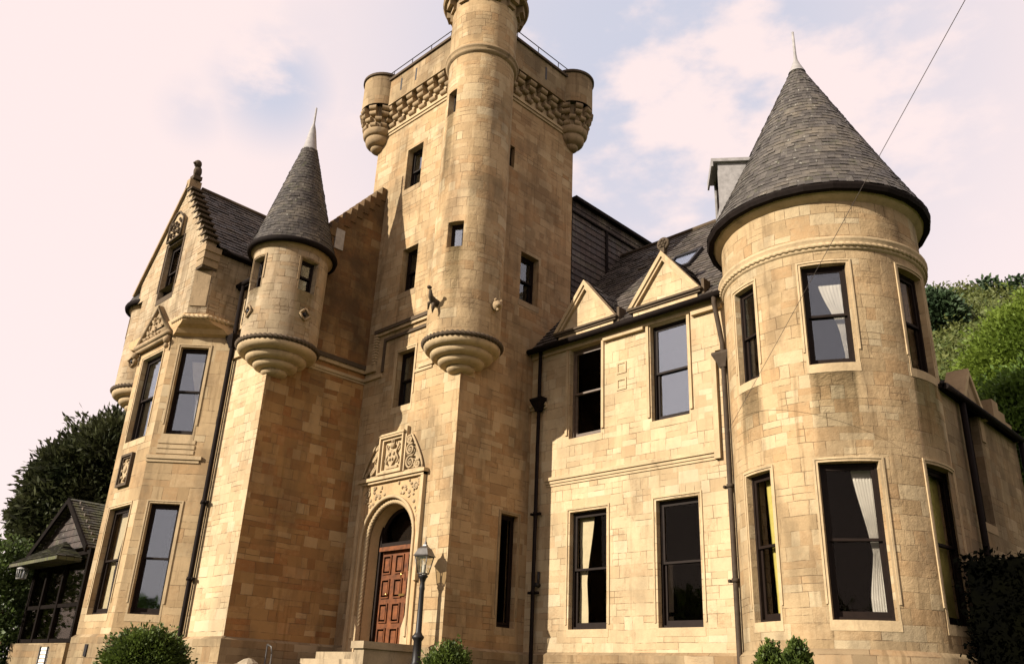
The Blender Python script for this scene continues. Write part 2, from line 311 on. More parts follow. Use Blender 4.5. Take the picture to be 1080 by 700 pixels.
    def build(s, name, mats, parent=None, bevel=0):
        me = bpy.data.meshes.new(name); me.from_pydata(s.v, [], s.f)
        for m_ in (mats if isinstance(mats, (list, tuple)) else [mats]): me.materials.append(m_)
        uvl = me.uv_layers.new(name='UVMap'); flat = [c for f in s.uv for p in f for c in (p[0], p[1])]
        uvl.data.foreach_set('uv', flat); me.polygons.foreach_set('material_index', s.m); me.polygons.foreach_set('use_smooth', s.sm)
        if any(s.sm):
            # weld so smooth shading works
            import bmesh
            bm = bmesh.new(); bm.from_mesh(me); bmesh.ops.remove_doubles(bm, verts=bm.verts, dist=1e-5); bm.to_mesh(me); bm.free()
            me.polygons.foreach_set('use_smooth', s.sm[:len(me.polygons)] if len(me.polygons) == len(s.sm) else [True]*len(me.polygons))
        me.update(); o = bpy.data.objects.new(name, me); COL.objects.link(o)
        if parent is not None: o.parent = parent; o.matrix_parent_inverse = parent.matrix_world.inverted()
        if bevel:
            b = o.modifiers.new('bevel', 'BEVEL'); b.width = bevel; b.segments = 2; b.limit_method = 'ANGLE'; b.harden_normals = False
        return o
def tag(o, label, cat, group=None, kind=None):
    if label: o['label'] = label
    if cat: o['category'] = cat
    if group: o['group'] = group
    if kind: o['kind'] = kind
    return o
def empty(name, loc, label, cat, group=None):
    o = bpy.data.objects.new(name, None); COL.objects.link(o); o.location = loc; o.empty_display_size = .3; bpy.context.view_layer.update(); return tag(o, label, cat, group)

def fY(Y): return lambda u, z, d: (u, Y+d, z)
def fX(X): return lambda u, z, d: (X-d, u, z)
def fC(cx, cy, R_): return lambda u, z, d: (cx+(R_-d)*math.cos(u/R_), cy+(R_-d)*math.sin(u/R_), z)
def fL(x0, y0, x1, y1):
    l = math.hypot(x1-x0, y1-y0); tx, ty = (x1-x0)/l, (y1-y0)/l     # outward = (ty,-tx)
    return lambda u, z, d: (x0+tx*u-ty*d, y0+ty*u+tx*d, z)
def wall(mb, f, u0, u1, z0, z1, ops=(), du=99, reveal=.34, top=None, mi=0):
    us = {u0, u1}; zs = {z0, z1}
    for a, b, c, d in ops: us |= {a, b}; zs |= {min(c, z1), min(d, z1)}
    us = sorted(us); zs = sorted(z for z in zs if z0 <= z <= z1); U = []
    for a, b in zip(us, us[1:]):
        n = max(1, math.ceil((b-a)/du-1e-6)); U += [a+(b-a)*i/n for i in range(n)]
    U.append(us[-1]); curved = du < 90
    for a, b in zip(U, U[1:]):
        for c, d in zip(zs, zs[1:]):
            mu, mz = (a+b)/2, (c+d)/2
            if any(o[0] < mu < o[1] and o[2] < mz < o[3] for o in ops): continue
            mb.face([f(a, c, 0), f(b, c, 0), f(b, d, 0), f(a, d, 0)], [(a, c), (b, c), (b, d), (a, d)], mi, curved)
        if top:
            mu = (a+b)/2; base = max([z1]+[o[3] for o in ops if o[0] < mu < o[1]])
            ta, tb = top(a), top(b)
            if ta > base+1e-4 or tb > base+1e-4:
                mb.face([f(a, base, 0), f(b, base, 0), f(b, max(tb, base), 0), f(a, max(ta, base), 0)], [(a, base), (b, base), (b, max(tb, base)), (a, max(ta, base))], mi)
    for a, b, c, d in ops:
        n = max(1, math.ceil((b-a)/du-1e-6)); uu = [a+(b-a)*i/n for i in range(n+1)]
        for p, q in zip(uu, uu[1:]):
            mb.face([f(p, d, 0), f(q, d, 0), f(q, d, reveal), f(p, d, reveal)], [(p, 0), (q, 0), (q, reveal), (p, reveal)], mi)
            mb.face([f(p, c, reveal), f(q, c, reveal), f(q, c, 0), f(p, c, 0)], [(p, 0), (q, 0), (q, reveal), (p, reveal)], mi)
        mb.face([f(a, c, 0), f(a, c, reveal), f(a, d, reveal), f(a, d, 0)], [(a, c), (a+reveal, c), (a+reveal, d), (a, d)], mi)
        mb.face([f(b, c, reveal), f(b, c, 0), f(b, d, 0), f(b, d, reveal)], [(b-reveal, c), (b, c), (b, d), (b-reveal, d)], mi)

# ------------------------------------------------------------------ the mansion
XT, YT = -14.34, 12.53           # tower corner
YF = 15.0                        # main facade plane
GZ = -.5                         # ground at the house
house = empty('mansion', (-14.3, 15, GZ), 'Scottish baronial sandstone mansion with tall square tower, conical slate turrets and tall sash windows', 'mansion')
H_ = house

def curtain_mesh(o, T, Nn, a_top, a_tie, a_bot, z0, zt, z1, off, amp=.018, n=26):
    """pleated curtain; a_* = (a0,a1) spans at top, tie-back and bottom"""
    mb = MB(); rows = 24; g = []
    for i in range(rows+1):
        z = z0+(z1-z0)*i/rows
        if z >= zt: t = ((z-zt)/(z1-zt)); t = t*t*(3-2*t)*.5+t*.5; s0 = [a_tie[k]+(a_top[k]-a_tie[k])*t for k in (0, 1)]
        else: t = (zt-z)/(zt-z0); s0 = [a_tie[k]+(a_bot[k]-a_tie[k])*min(1, t*1.5) for k in (0, 1)]
        row = []
        for k in range(n*2+1):
            a = s0[0]+(s0[1]-s0[0])*k/(n*2); d = off+amp*(1 if k % 2 else -1)+.008*math.sin(k*.9)
            p = o+T*a-Nn*d; row.append((p.x, p.y, z))
        g.append(row)
    for i in range(rows):
        for k in range(n*2): mb.face([g[i][k], g[i][k+1], g[i+1][k+1], g[i+1][k]], None, 0, True)
    return mb

def window(f, u0, u1, z0, z1, depth=.13, rail=.5, surr=.0, sill=True, gl='glass', cur=None, label=None, seg=1, paint='sash', surrm='trim', st=.055):
    o0 = Vector(f(u0, z0, depth)); o1 = Vector(f(u1, z0, depth)); W_ = (o1-o0).xy.length
    T = Vector(((o1-o0).x/W_, (o1-o0).y/W_, 0)); Nn = Vector((T.y, -T.x, 0)); B = -Nn   # Nn outward
    mb = MB(); ob = lambda a0, a1, b0, b1, c0, c1: mb.obox(o0, T, B, a0, a1, b0, b1, c0, c1)
    a1 = W_; fw_ = .045
    ob(-.01, fw_, 0, .13, z0, z1); ob(a1-fw_, a1+.01, 0, .13, z0, z1); ob(fw_, a1-fw_, 0, .13, z1-.055, z1); ob(fw_, a1-fw_, 0, .13, z0, z0+.06)
    zm = z0+(z1-z0)*rail
    i0, i1 = fw_, a1-fw_
    # upper sash (outer), lower sash (inner)
    ob(i0, i0+st, .02, .06, zm-.02, z1-.055); ob(i1-st, i1, .02, .06, zm-.02, z1-.055); ob(i0+st, i1-st, .02, .06, z1-.055-st*1.1, z1-.055); ob(i0+st, i1-st, .018, .06, zm-.02, zm+.025)
    ob(i0, i0+st, .065, .105, z0+.06, zm+.03); ob(i1-st, i1, .065, .105, z0+.06, zm+.03); ob(i0+st, i1-st, .065, .105, z0+.06, z0+.06+st*1.7); ob(i0+st, i1-st, .065, .105, zm-.02, zm+.03)
    wobj = mb.build('window', M[paint], H_)
    if label: wobj['label'] = label
    g = MB(); g.obox(o0, T, B, i0+st-.003, i1-st+.003, .037, .043, zm+.02, z1-.055-st); g.obox(o0, T, B, i0+st-.003, i1-st+.003, .082, .088, z0+.06+st, zm-.015); g.build('pane', M[gl], wobj)
    if sill:
        s = MB(); s.fbox(f, u0-.05, u1+.05, z0-.16, z0+.004, -.008, depth+.02, seg); s.build('sill', M[surrm], wobj, .01)
    if surr:
        s = MB(); g_ = surr; t = .035
        for (a, b) in ((u0-g_-t, u0-g_), (u1+g_, u1+g_+t)): s.fbox(f, a, b, z0+.25, z1+g_+t, -.022, .03)
        s.fbox(f, u0-g_, u1+g_, z1+g_, z1+g_+t, -.023, .03, seg)
        s.fbox(f, u0-g_, u1+g_, z1+.002, z1+g_, -.006, .02, seg); s.fbox(f, u0-g_, u0-.002, z0, z1+.002, -.006, .02); s.fbox(f, u1+.002, u1+g_, z0, z1+.002, -.006, .02)
        s.build('surround', M[surrm], wobj, .008)
    if cur:
        kind, mat = cur[0], cur[1]
        if kind == 'right': c = curtain_mesh(o0, T, Nn, (W_*.55, W_*.97), (W_*.78, W_*.92), (W_*.66, W_*.97), z0+.08, z0+(z1-z0)*.42, z1-.08, .19)
        elif kind == 'sweep': c = curtain_mesh(o0, T, Nn, (W_*.35, W_*.98), (W_*.74, W_*.95), (W_*.80, W_*.96), z0+.08, z0+(z1-z0)*.36, z1-.3, .19)
        elif kind == 'left': c = curtain_mesh(o0, T, Nn, (W_*.05, W_*.45), (W_*.08, W_*.26), (W_*.06, W_*.30), z0+.08, z0+(z1-z0)*.4, z1-.08, .19)
        elif kind == 'full': c = curtain_mesh(o0, T, Nn, (W_*.3, W_*.98), (W_*.38, W_*.98), (W_*.42, W_*.98), z0+.08, z0+(z1-z0)*.4, z1-.08, .19)
        else: c = curtain_mesh(o0, T, Nn, (W_*.05, W_*.95), (W_*.05, W_*.95), (W_*.05, W_*.95), z0+(z1-z0)*.6, z0+(z1-z0)*.65, z1-.08, .16, .004)
        c.build('curtain', M[mat], wobj)
    return wobj
def room(x0, x1, y0, y1, z0, z1):  # near-black lining, added so sunlight leaves the space behind the panes dark
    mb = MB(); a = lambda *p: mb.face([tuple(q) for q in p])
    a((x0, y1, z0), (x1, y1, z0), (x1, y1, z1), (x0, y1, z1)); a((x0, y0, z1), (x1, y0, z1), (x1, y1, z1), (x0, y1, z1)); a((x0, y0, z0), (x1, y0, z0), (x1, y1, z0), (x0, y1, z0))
    a((x0, y0, z0), (x0, y1, z0), (x0, y1, z1), (x0, y0, z1)); a((x1, y0, z0), (x1, y1, z0), (x1, y1, z1), (x1, y0, z1)); return mb.build('dark_lining', M['room'], H_)
def rope(pts, r, mat='trim2', closed=False, name='rope_moulding', n=10, amp=.3):
    mb = MB(); mb.tube(pts, r, n, 0, twist=52, amp=amp, strands=2, closed=closed); return mb.build(name, M[mat], H_)
def arc(c, r, z, a0, a1, n): return [(c[0]+r*math.cos(a0+(a1-a0)*i/n), c[1]+r*math.sin(a0+(a1-a0)*i/n), z) for i in range(n+1)]
def slate_slope(mb, A, B, C, D, row=.17, lift=.018, mi=0, wid=.24):
    """A,B eave (left,right seen from outside), C,D ridge (right,left); every slate its own slightly uneven quad"""
    A, B, C, D = map(Vector, (A, B, C, D)); ln = max((D-A).length, (C-B).length); n = max(1, round(ln/row)); nrm = (B-A).cross(D-A)
    if nrm.length < 1e-6: nrm = (B-A).cross(C-A)
    nrm.normalize(); ux = (B-A).normalized(); rj = random.Random(len(mb.f)+3)
    for i in range(n):
        p, q, r_, s_ = A+(D-A)*i/n, B+(C-B)*i/n, B+(C-B)*(i+1)/n, A+(D-A)*(i+1)/n
        L0 = (q-p).length; m = max(1, round(L0/wid)); dn = (p-s_).normalized() if (p-s_).length > 1e-6 else Vector((0, 0, 0))
        cuts = [0]+[min(1, max(0, (k+(.5 if i % 2 else 0)+rj.uniform(-.08, .08))/m)) for k in range(1, m)]+[1]
        for a, b in zip(cuts, cuts[1:]):
            if b-a < 1e-4: continue
            off = nrm*lift*rj.uniform(.7, 1.7 if rj.random() > .04 else 2.6); dd = dn*rj.uniform(-.008, .016)*(1 if rj.random() > .03 else 2.5)
            w0, w1, w2, w3 = p.lerp(q, a), p.lerp(q, b), s_.lerp(r_, b), s_.lerp(r_, a); k0, k1 = (w0-A).dot(ux), (w1-A).dot(ux)
            uo = rj.randint(0, 40)*1.0; uo = 0
            mb.face([w0+off+dd, w1+off+dd, w2+nrm*.002, w3+nrm*.002], [(k0+.004, i*row+.01), (k1, i*row+.01), (k1, (i+1)*row-.0005), (k0+.004, (i+1)*row-.0005)], mi)
            mb.face([w0+dd, w1+dd, w1+off+dd, w0+off+dd], [(k0, i*row+.001)]*4, mi)
def cone_rows(mb, c, r0, z0, r1, z1, row=.16, n=64, flare=0, lift=.014):
    k = max(2, round(math.hypot(r0-r1, z1-z0)/row)); rj = random.Random(n)
    rad = lambda t: r0+(r1-r0)*t+flare*(1-t)**6
    P4 = lambda r_, t_, z_: (c[0]+r_*math.cos(t_), c[1]+r_*math.sin(t_), z_)
    for i in range(k):
        t, t2 = i/k, (i+1)/k; ra, za, rb, zb = rad(t), z0+(z1-z0)*t, rad(t2), z0+(z1-z0)*t2
        m = max(14, round(n*(.25+.75*ra/r0))); ph = rj.random()*.6+.5*(i % 2)
        for a in range(m):
            t0, t1 = 2*PI*(a+ph)/m, 2*PI*(a+1+ph)/m; l_ = lift*rj.uniform(.6, 1.7 if rj.random() > .05 else 2.4); dz = rj.uniform(-.014, .008)
            mb.face([P4(ra+l_, t0, za+dz), P4(ra+l_, t1, za+dz), P4(rb+.002, t1, zb), P4(rb+.002, t0, zb)], [(a*.2+.01, i*row+.01), (a*.2+.19, i*row+.01), (a*.2+.19, (i+1)*row-.0005), (a*.2+.01, (i+1)*row-.0005)])
            mb.face([P4(ra, t0, za+dz), P4(ra, t1, za+dz), P4(ra+l_, t1, za+dz), P4(ra+l_, t0, za+dz)], [(a*.2, i*row+.001)]*4)
def cove(c, prof, name='corbelling', mat='trim', n=56, smooth=True):
    mb = MB(); mb.lathe(c, prof, n, smooth=smooth); return mb.build(name, M[mat], H_)
def rolls(levels):
    """levels: list of (z_top,r) descending -> rolled continuous corbel profile bottom->top"""
    pr = [(0.0, levels[-1][0]-.14)]
    pts = levels[::-1]; pr = [(0, pts[0][0]-.16)]
    prevr = 0
    for i, (z, r_) in enumerate(pts):
        zb = pts[i-1][0] if i else pts[0][0]-.16; rb = pts[i-1][1]-.02 if i else 0
        for k in range(1, 7):
            a = -PI/2+(PI/2+.35)*k/6; pr.append((rb+(r_-rb)*max(0, math.cos(a))**.8 if k < 6 else r_-.006, zb+(z-zb)*(math.sin(a)+1)/1.36 if k < 6 else z-.012))
        pr.append((r_-.03, z-.006)); pr.append((r_-.03, z))
    return pr

# ---- main facade between the square tower and the round tower
facf = fY(YF)
fw1 = (-13.0, -11.93, 1.32, 3.88); fw2 = (-10.6, -9.55, 1.32, 3.88); fu1 = (-13.08, -12.1, 5.63, 7.92); fu2 = (-10.66, -9.68, 5.63, 7.92)
mb = MB(); wall(mb, facf, XT, -8.3, .85, 8.1, [fw1, fw2, fu1, fu2]); mb.face([(-14.34, 22, GZ), (-14.34, 22, 9), (-7.2, 22, 9), (-7.2, 22, GZ)]); mb.face([(-7.2, 15.2, GZ), (-7.2, 22, GZ), (-7.2, 22, 8.1), (-7.2, 15.2, 8.1)]); mb.face([(-7.2, 15.2, 8.1), (-7.2, 22, 8.1), (-7.2, 18.6, 12.3)])
mb.build('wall', M['facade'], H_)
mb = MB(); mb.box(XT, -8.3, YF-.09, YF+.1, GZ, .8); mb.prism([(XT, YF-.09, .8), (-8.3, YF-.09, .8), (-8.3, YF+.02, .87), (XT, YF+.02, .87)], (0, .05, 0)); mb.build('plinth', M['plinth'], H_)
window(facf, *fw1, surr=.0, cur=('left', 'curtain3'), label='tall sash window with a cream curtain, ground floor beside the tower', gl='glassd')
wA = window(facf, *fw2, surr=.0, gl='glassd', label='tall dark sash window with blue papers on its sill')
window(facf, *fu1, gl='glassd', label='first floor sash window below the pediment beside the tower', paint='sashlight')
window(facf, *fu2, gl='glassp', label='first floor sash window reflecting the pale sky')
mb = MB()
for (a, b, c, d) in (fw1, fw2):
    mb = MB(); mb.fbox(facf, a-.09, a-.05, c+.1, d+.09, -.022, .02); mb.fbox(facf, b+.05, b+.09, c+.1, d+.09, -.022, .02); mb.fbox(facf, a-.05, b+.05, d+.05, d+.09, -.023, .02); mb.build('window_moulding', M['trim'], H_, .006)
for (a, b, c, d) in (fu1, fu2):
    for q0 in (a-.1, b+.03): mb = MB(); mb.fbox(facf, q0, q0+.07, c+.1, d, -.04, .02); mb.build('window_moulding', M['trim'], H_, .006)
mb = MB(); mb.box(-10.05, -9.88, 15.235, 15.29, 1.43, 1.475, 0); mb.box(-10.3, -10.05, 15.235, 15.28, 1.43, 1.46, 1); mb.box(-9.86, -9.68, 15.235, 15.28, 1.43, 1.47, 0); mb.build('papers', [M['blue'], M['white']], wA)
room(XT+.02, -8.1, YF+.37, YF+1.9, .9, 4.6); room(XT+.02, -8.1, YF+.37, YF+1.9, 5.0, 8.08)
# string course and label frame
mb = MB()
for (d, za, zb) in ((-.085, 4.68, 4.76), (-.05, 4.61, 4.68), (-.025, 4.55, 4.61)): mb.fbox(facf, -13.75, -9.08+(.0 if d < -.07 else -.0), za, zb, d, .02)
for (d, ua, ub) in ((-.085, -9.02, -8.94), (-.05, -9.08, -9.02)): mb.fbox(facf, ua, ub, 4.55, 6.95, d, .02)
mb.fbox(facf, -9.02, -8.5, 6.87, 6.96, -.086, .02); mb.fbox(facf, -9.08, -9.02, 4.55, 4.76, -.086, .02)
mb.fbox(facf, XT, -13.8, 6.62, 6.7, -.085, .02); mb.fbox(facf, XT, -13.8, 6.55, 6.62, -.05, .02)
mb.build('string_course', M['trim'], H_, .01)
# small raised date stones between the upper windows
mb = MB()
for z in (6.55, 6.95):
    a, b = -11.62, -11.34
    mb.fbox(facf, a, b, z, z+.04, -.02, .02); mb.fbox(facf, a, b, z+.24, z+.28, -.02, .02); mb.fbox(facf, a, a+.04, z+.04, z+.24, -.02, .02); mb.fbox(facf, b-.04, b, z+.04, z+.24, -.02, .02)
mb.build('raised_panel', M['trim'], H_)
# eaves, gutter
mb = MB(); mb.fbox(facf, XT, -8.6, 7.93, 8.1, -.06, .1); mb.fbox(facf, -11.98, -10.8, 7.86, 7.93, -.1, .02); mb.fbox(facf, -9.5, -8.75, 7.84, 7.93, -.1, .02); mb.build('eaves_course', M['trim'], H_, .012)
mb = MB(); mb.tube([(XT+.02, 14.78, 8.09), (-8.2, 14.78, 8.09)], .075, 10); mb.box(XT, -8.2, 14.76, 15.02, 8.11, 8.16); mb.build('gutter', M['gutter'], H_)
# pediments
def pediment(cx, hw, zb, za, finial=None):
    mb = MB(); y = 14.9
    mb.box(cx-hw+.1, cx+hw-.1, y+.03, y+.3, 8.1, zb)                        # frieze block
    mb.prism([(cx-hw+.06, y+.06, zb), (cx+hw-.06, y+.06, zb), (cx, y+.06, za-.1)], (0, .24, 0))
    o = mb.build('pediment', M['facade'], H_)
    s = MB(); s.box(cx-hw-.04, cx+hw+.04, y-.05, y+.32, zb, zb+.05); s.box(cx-hw, cx+hw, y-.01, y+.3, zb-.05, zb)
    s.build('pediment_cornice', M['trimdark'], o, .008)
    s = MB()
    for sg in (-1, 1):
        for (w0, w1, yy) in ((0, .09, -.06), (.09, .15, -.02)):
            ax, az = cx+sg*hw, zb+.055; bx, bz = cx, za; l = math.hypot(bx-ax, bz-az); nx, nz = -(bz-az)/l*sg*-1*-1, abs(bx-ax)/l
            nin = Vector((-sg*(bz-az)/l, 0, -abs(bx-ax)/l))
            p = [Vector((ax, y+yy, az))+nin*w0, Vector((bx, y+yy, bz))+nin*w0, Vector((bx, y+yy, bz))+nin*w1, Vector((ax, y+yy, az))+nin*w1]
            p[1].x = cx; p[2].x = cx; p[1].z = bz-w0*l/abs(bx-ax); p[2].z = bz-w1*l/abs(bx-ax); p[3] = Vector((ax-sg*w1*l/(bz-az), y+yy, az)); p[0] = Vector((ax-sg*w0*l/(bz-az), y+yy, az))
            if sg == 1: p = p[::-1]
            p = p[::-1]
            s.prism(p, (0, .2, 0))
    s.build('raking_moulding', M['trim'], o)
    if finial:
        s = MB(); s.box(cx-.06, cx+.06, y, y+.12, za-.04, za+.1)
        s.tube([(cx+.13*math.cos(2*PI*i/20), y+.06, za+.22+.13*math.sin(2*PI*i/20)) for i in range(20)], .045, 8, closed=True)
        for k in range(6): s.blob((cx+.085*math.cos(PI*k/3), y+.02, za+.22+.085*math.sin(PI*k/3)), .045, 0, 6, 5)
        s.blob((cx, y+.03, za+.22), .05, 0, 8, 6)
        s.build('finial', M['trimdark'], o)
    # little slated roof behind the pediment
    s = MB(); yb = 14.95+(za-8.1)/1.11+.15; yl = 14.95+(zb-8.1)/1.11
    slate_slope(s, (cx+hw, y+.3, zb+.03), (cx+hw, yl+.05, zb+.03), (cx, yb, za-.04), (cx, y+.3, za-.04)); slate_slope(s, (cx-hw, yl+.05, zb+.03), (cx-hw, y+.3, zb+.03), (cx, y+.3, za-.04), (cx, yb, za-.04))
    s.box(cx-hw+.02, cx+hw-.02, y+.3, yl+.3, 8.1, zb+.03)
    s.build('pediment_roof', M['slate'], o)
    s = MB(); s.box(cx+hw+.0, cx+hw+.07, y+.05, y+.32, zb-.1, zb+.28); s.build('kneeler', M['trimdark'], o, .01)
    return o
pediment(-12.55, .97, 8.38, 9.66); pediment(-10.2, .98, 8.4, 9.68, True)
# main roof
mb = MB(); slate_slope(mb, (XT-.0, 14.85, 8.14), (-7.2, 14.85, 8.14), (-7.2, 18.75, 12.48), (XT, 18.75, 12.48), .19, .022)
slate_slope(mb, (-7.2, 22.3, 8.5), (XT-4, 22.3, 8.5), (XT-4, 18.75, 12.48), (-7.2, 18.75, 12.48), .19, .022)
rf = mb.build('roof', M['slate'], H_)
mb = MB(); mb.tube([(XT-.1, 18.75, 12.5), (-7.2, 18.75, 12.5)], .075, 8); mb.build('ridge', M['trimdark'], rf)
# skylight set in the roof
sl = 4.34/3.9
def roofpt(x, y, off=0): n_ = Vector((0, -sl, 1)).normalized(); p = Vector((x, y, 8.14+(y-14.85)*sl)); return p+n_*off
mb = MB(); x0, x1, y0, y1 = -11.35, -10.5, 16.55, 17.25
for (a, b, c, d) in ((x0, x1, y0, y0+.07), (x0, x1, y1-.07, y1), (x0, x0+.07, y0+.07, y1-.07), (x1-.07, x1, y0+.07, y1-.07)):
    q = [roofpt(a, c, .1), roofpt(b, c, .1), roofpt(b, d, .1), roofpt(a, d, .1)]; n_ = Vector((0, sl, -1)).normalized()*.1; mb.prism(q, n_)
o = mb.build('skylight', M['iron'], H_); mb = MB(); mb.prism([roofpt(x0+.07, y0+.07, .07), roofpt(x1-.07, y0+.07, .07), roofpt(x1-.07, y1-.07, .07), roofpt(x0+.07, y1-.07, .07)], Vector((0, sl, -1)).normalized()*.01)
mb.build('pane', M['glassp'], o)

# ---- square tower
ft, fs = fY(YT), fX(XT)
XL = -18.9; YB = 16.4
tw1 = (-17.36, -16.66, 13.12, 14.5); tw2 = (-17.1, -16.44, 9.75, 11.1); tw3 = (-16.86, -16.15, 6.49, 8.0)
DC = -16.5; dh = (DC-1.05, DC+1.05, .7, 4.3)
mb = MB(); wall(mb, ft, XL, XT, .69, 15.6, [tw1, tw2, tw3, dh])
mb.face([(XL, YB, GZ), (XL, YT, GZ), (XL, YT, 15.6), (XL, YB, 15.6)]); mb.face([(XT, YB, 8), (XL, YB, 8), (XL, YB, 15.6), (XT, YB, 15.6)]); mb.build('tower_wall', M['tower'], H_)
ts = (14.38, 15.08, 9.48, 10.9); tsl = (14.1, 14.66, 1.33, 3.86); tsm = (13.72, 13.95, 13.3, 13.98)
mb = MB(); wall(mb, fs, YT, YB, .85, 15.6, [ts, tsl, tsm]); mb.build('tower_wall', M['side2'], H_)
mb = MB(); mb.box(XL-.1, DC-1.2, YT-.09, YT+.3, GZ, .8); mb.box(DC+1.2, XT+.09, YT-.09, YT+.3, GZ, .8); mb.box(DC-1.2, DC+1.2, YT-.02, YT+.6, GZ, .68); mb.box(XT-.3, XT+.09, YT+.3, YB, GZ, .8); mb.prism([(XT+.09, YT-.09, .8), (XT+.09, YB, .8), (XT-.02, YB, .87), (XT-.02, YT, .87)], (-.05, 0, 0)); mb.prism([(DC+1.2, YT-.09, .8), (XT+.09, YT-.09, .8), (XT, YT+.02, .87), (DC+1.2, YT+.02, .87)], (0, .05, 0)); mb.prism([(XL, YT-.09, .8), (DC-1.2, YT-.09, .8), (DC-1.2, YT+.02, .87), (XL, YT+.02, .87)], (0, .05, 0)); mb.build('plinth', M['plinth'], H_)
window(ft, *tw1, depth=.2, gl='glassp', label='small sash window highest on the tower front', surrm='trim2', st=.04)
window(ft, *tw2, depth=.2, gl='glass', label='small sash window halfway up the tower front', surrm='trim2', st=.04)
window(ft, *tw3, depth=.17, gl='glassp', surr=.05, label='small sash window over the entrance door', surrm='trim', st=.04)
window(fs, *ts, depth=.2, gl='glass', label='small sash window high on the shaded tower side', surrm='trim2', st=.04)
window(fs, *tsl, gl='glassd', surr=.04, rail=.04, label='tall narrow window low on the shaded tower side', surrm='trim2', st=.04)
window(fs, *tsm, gl='glassd', rail=.04, sill=False, label='tiny slit window near the top of the tower side', st=.03)
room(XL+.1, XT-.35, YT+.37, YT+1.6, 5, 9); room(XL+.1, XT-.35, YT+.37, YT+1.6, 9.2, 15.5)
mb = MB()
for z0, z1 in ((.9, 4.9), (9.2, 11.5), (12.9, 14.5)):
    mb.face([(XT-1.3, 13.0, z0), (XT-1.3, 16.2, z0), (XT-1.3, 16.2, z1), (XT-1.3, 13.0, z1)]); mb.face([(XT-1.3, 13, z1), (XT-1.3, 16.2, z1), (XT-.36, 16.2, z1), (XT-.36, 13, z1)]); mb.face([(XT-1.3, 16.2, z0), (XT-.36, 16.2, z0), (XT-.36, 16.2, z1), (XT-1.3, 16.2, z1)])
mb.build('dark_lining', M['room'], H_)
# string over the middle window, stepping down to the wing
mb = MB(); mb.fbox(ft, -17.86, -15.3, 8.74, 8.84, -.11, .02, 1); mb.fbox(ft, -17.4, -15.4, 8.45, 8.53, -.05, .02, 1); mb.fbox(ft, -17.47, -17.4, 7.6, 8.53, -.05, .02, 1)
mb.build('string_course', M['trimdark'], H_, .015)
mb = MB(); mb.fbox(ft, -17.86, -15.3, 8.66, 8.74, -.07, .02, 1)
for i in range(11): mb.fbox(ft, -17.86, -17.72, 7.88+i*.078, 7.88+i*.078+.055, -.1, .02)
mb.build('string_course', M['trim'], H_, .015)
mb = MB(); mb.fbox(ft, -15.9, -15.35, 7.35, 7.45, -.06, .02, 1); mb.fbox(ft, -16.1, -15.4, 7.27, 7.35, -.03, .02); mb.build('string_course', M['trim'], H_, .01)

# ---- parapet and corbel table
PZ = 17.38
mb = MB(); mb.box(XL-.0, XT+.24, YT-.24, YT+.12, 16.45, PZ); mb.box(XT-.12, XT+.24, YT+.12, YB+.05, 16.45, PZ); mb.box(XL-.2, XL+.1, YT-.24, YB+.1, 16.45, PZ); mb.box(XL, XT, YB-.1, YB+.2, 15.6, PZ)
mb.face([(XL, YT, 16.5), (XT, YT, 16.5), (XT, YB, 16.5), (XL, YB, 16.5)])
par = mb.build('parapet', M['battle'], H_)
mb = MB(); mb.box(XL-.1, XT+.3, YT-.3, YT+.16, PZ, PZ+.08); mb.box(XT-.16, XT+.3, YT+.16, YB+.1, PZ, PZ+.08); mb.build('coping', M['trimdark'], par, .02)
mb = MB()
for x in (-17.75, -17.05): mb.box(x-.035, x+.035, YT-.245, YT-.2, 16.75, 17.2)
for y in (14.85,): mb.box(XT+.2, XT+.245, y-.035, y+.035, 16.75, 17.2)
mb.build('arrow_slit', M['iron'], par)  # black strips laid on the face for the dark depth of the slits
def corbel_table(name, pt, u0, u1, z0=15.74, rows=3, rh=.185, wid=.235, proj=.175, parent=H_):
    """checkered rows of rounded stones; pt(u,d,z)->point"""
    mb = MB(); n = round((u1-u0)/wid)
    w_ = (u1-u0)/n
    for r_ in range(rows+1):
        for i in range(n):
            if r_ < rows and (i+r_) % 2: continue
            if r_ == rows and i % 2: continue
            a, b = u0+i*w_-.012, u0+(i+1)*w_+.012; za = z0+r_*rh*.97; zb = za+rh*1.0; d = .05+proj*(r_+1)/(rows+1)
            K = 8; hr = (zb-za)/2-.012; pr = [(0, za+.01)]+[(d-hr+hr*math.sin(PI*k/K), (za+zb)/2-hr*math.cos(PI*k/K)) for k in range(K+1)]+[(0, zb-.014)]
            A = [pt(a, q[0], q[1]) for q in pr]; Bq = [pt(b, q[0], q[1]) for q in pr]
            for k in range(len(pr)-1): mb.face([A[k], Bq[k], Bq[k+1], A[k+1]])
            mb.face(A[::-1]); mb.face(Bq)
    return mb.build(name, M['trim2'], parent)
corbel_table('corbel_table', lambda u, d, z: (u, YT-d, z), XL+.5, XT-.7)
corbel_table('corbel_table', lambda u, d, z: (XT+d, u, z), YT+.8, YB-.5)
mb = MB(); mb.fbox(ft, XL, XT, 15.58, 15.66, -.07, .02); mb.fbox(fs, YT, YB, 15.58, 15.66, -.07, .02); mb.fbox(ft, XL, XT, 15.5, 15.58, -.035, .02); mb.fbox(fs, YT, YB, 15.5, 15.58, -.035, .02); mb.fbox(ft, XL, XT, 15.66, 16.45, 0, .1); mb.fbox(fs, YT, YB, 15.66, 16.45, 0, .1)
mb.build('string_course', M['trim'], H_)
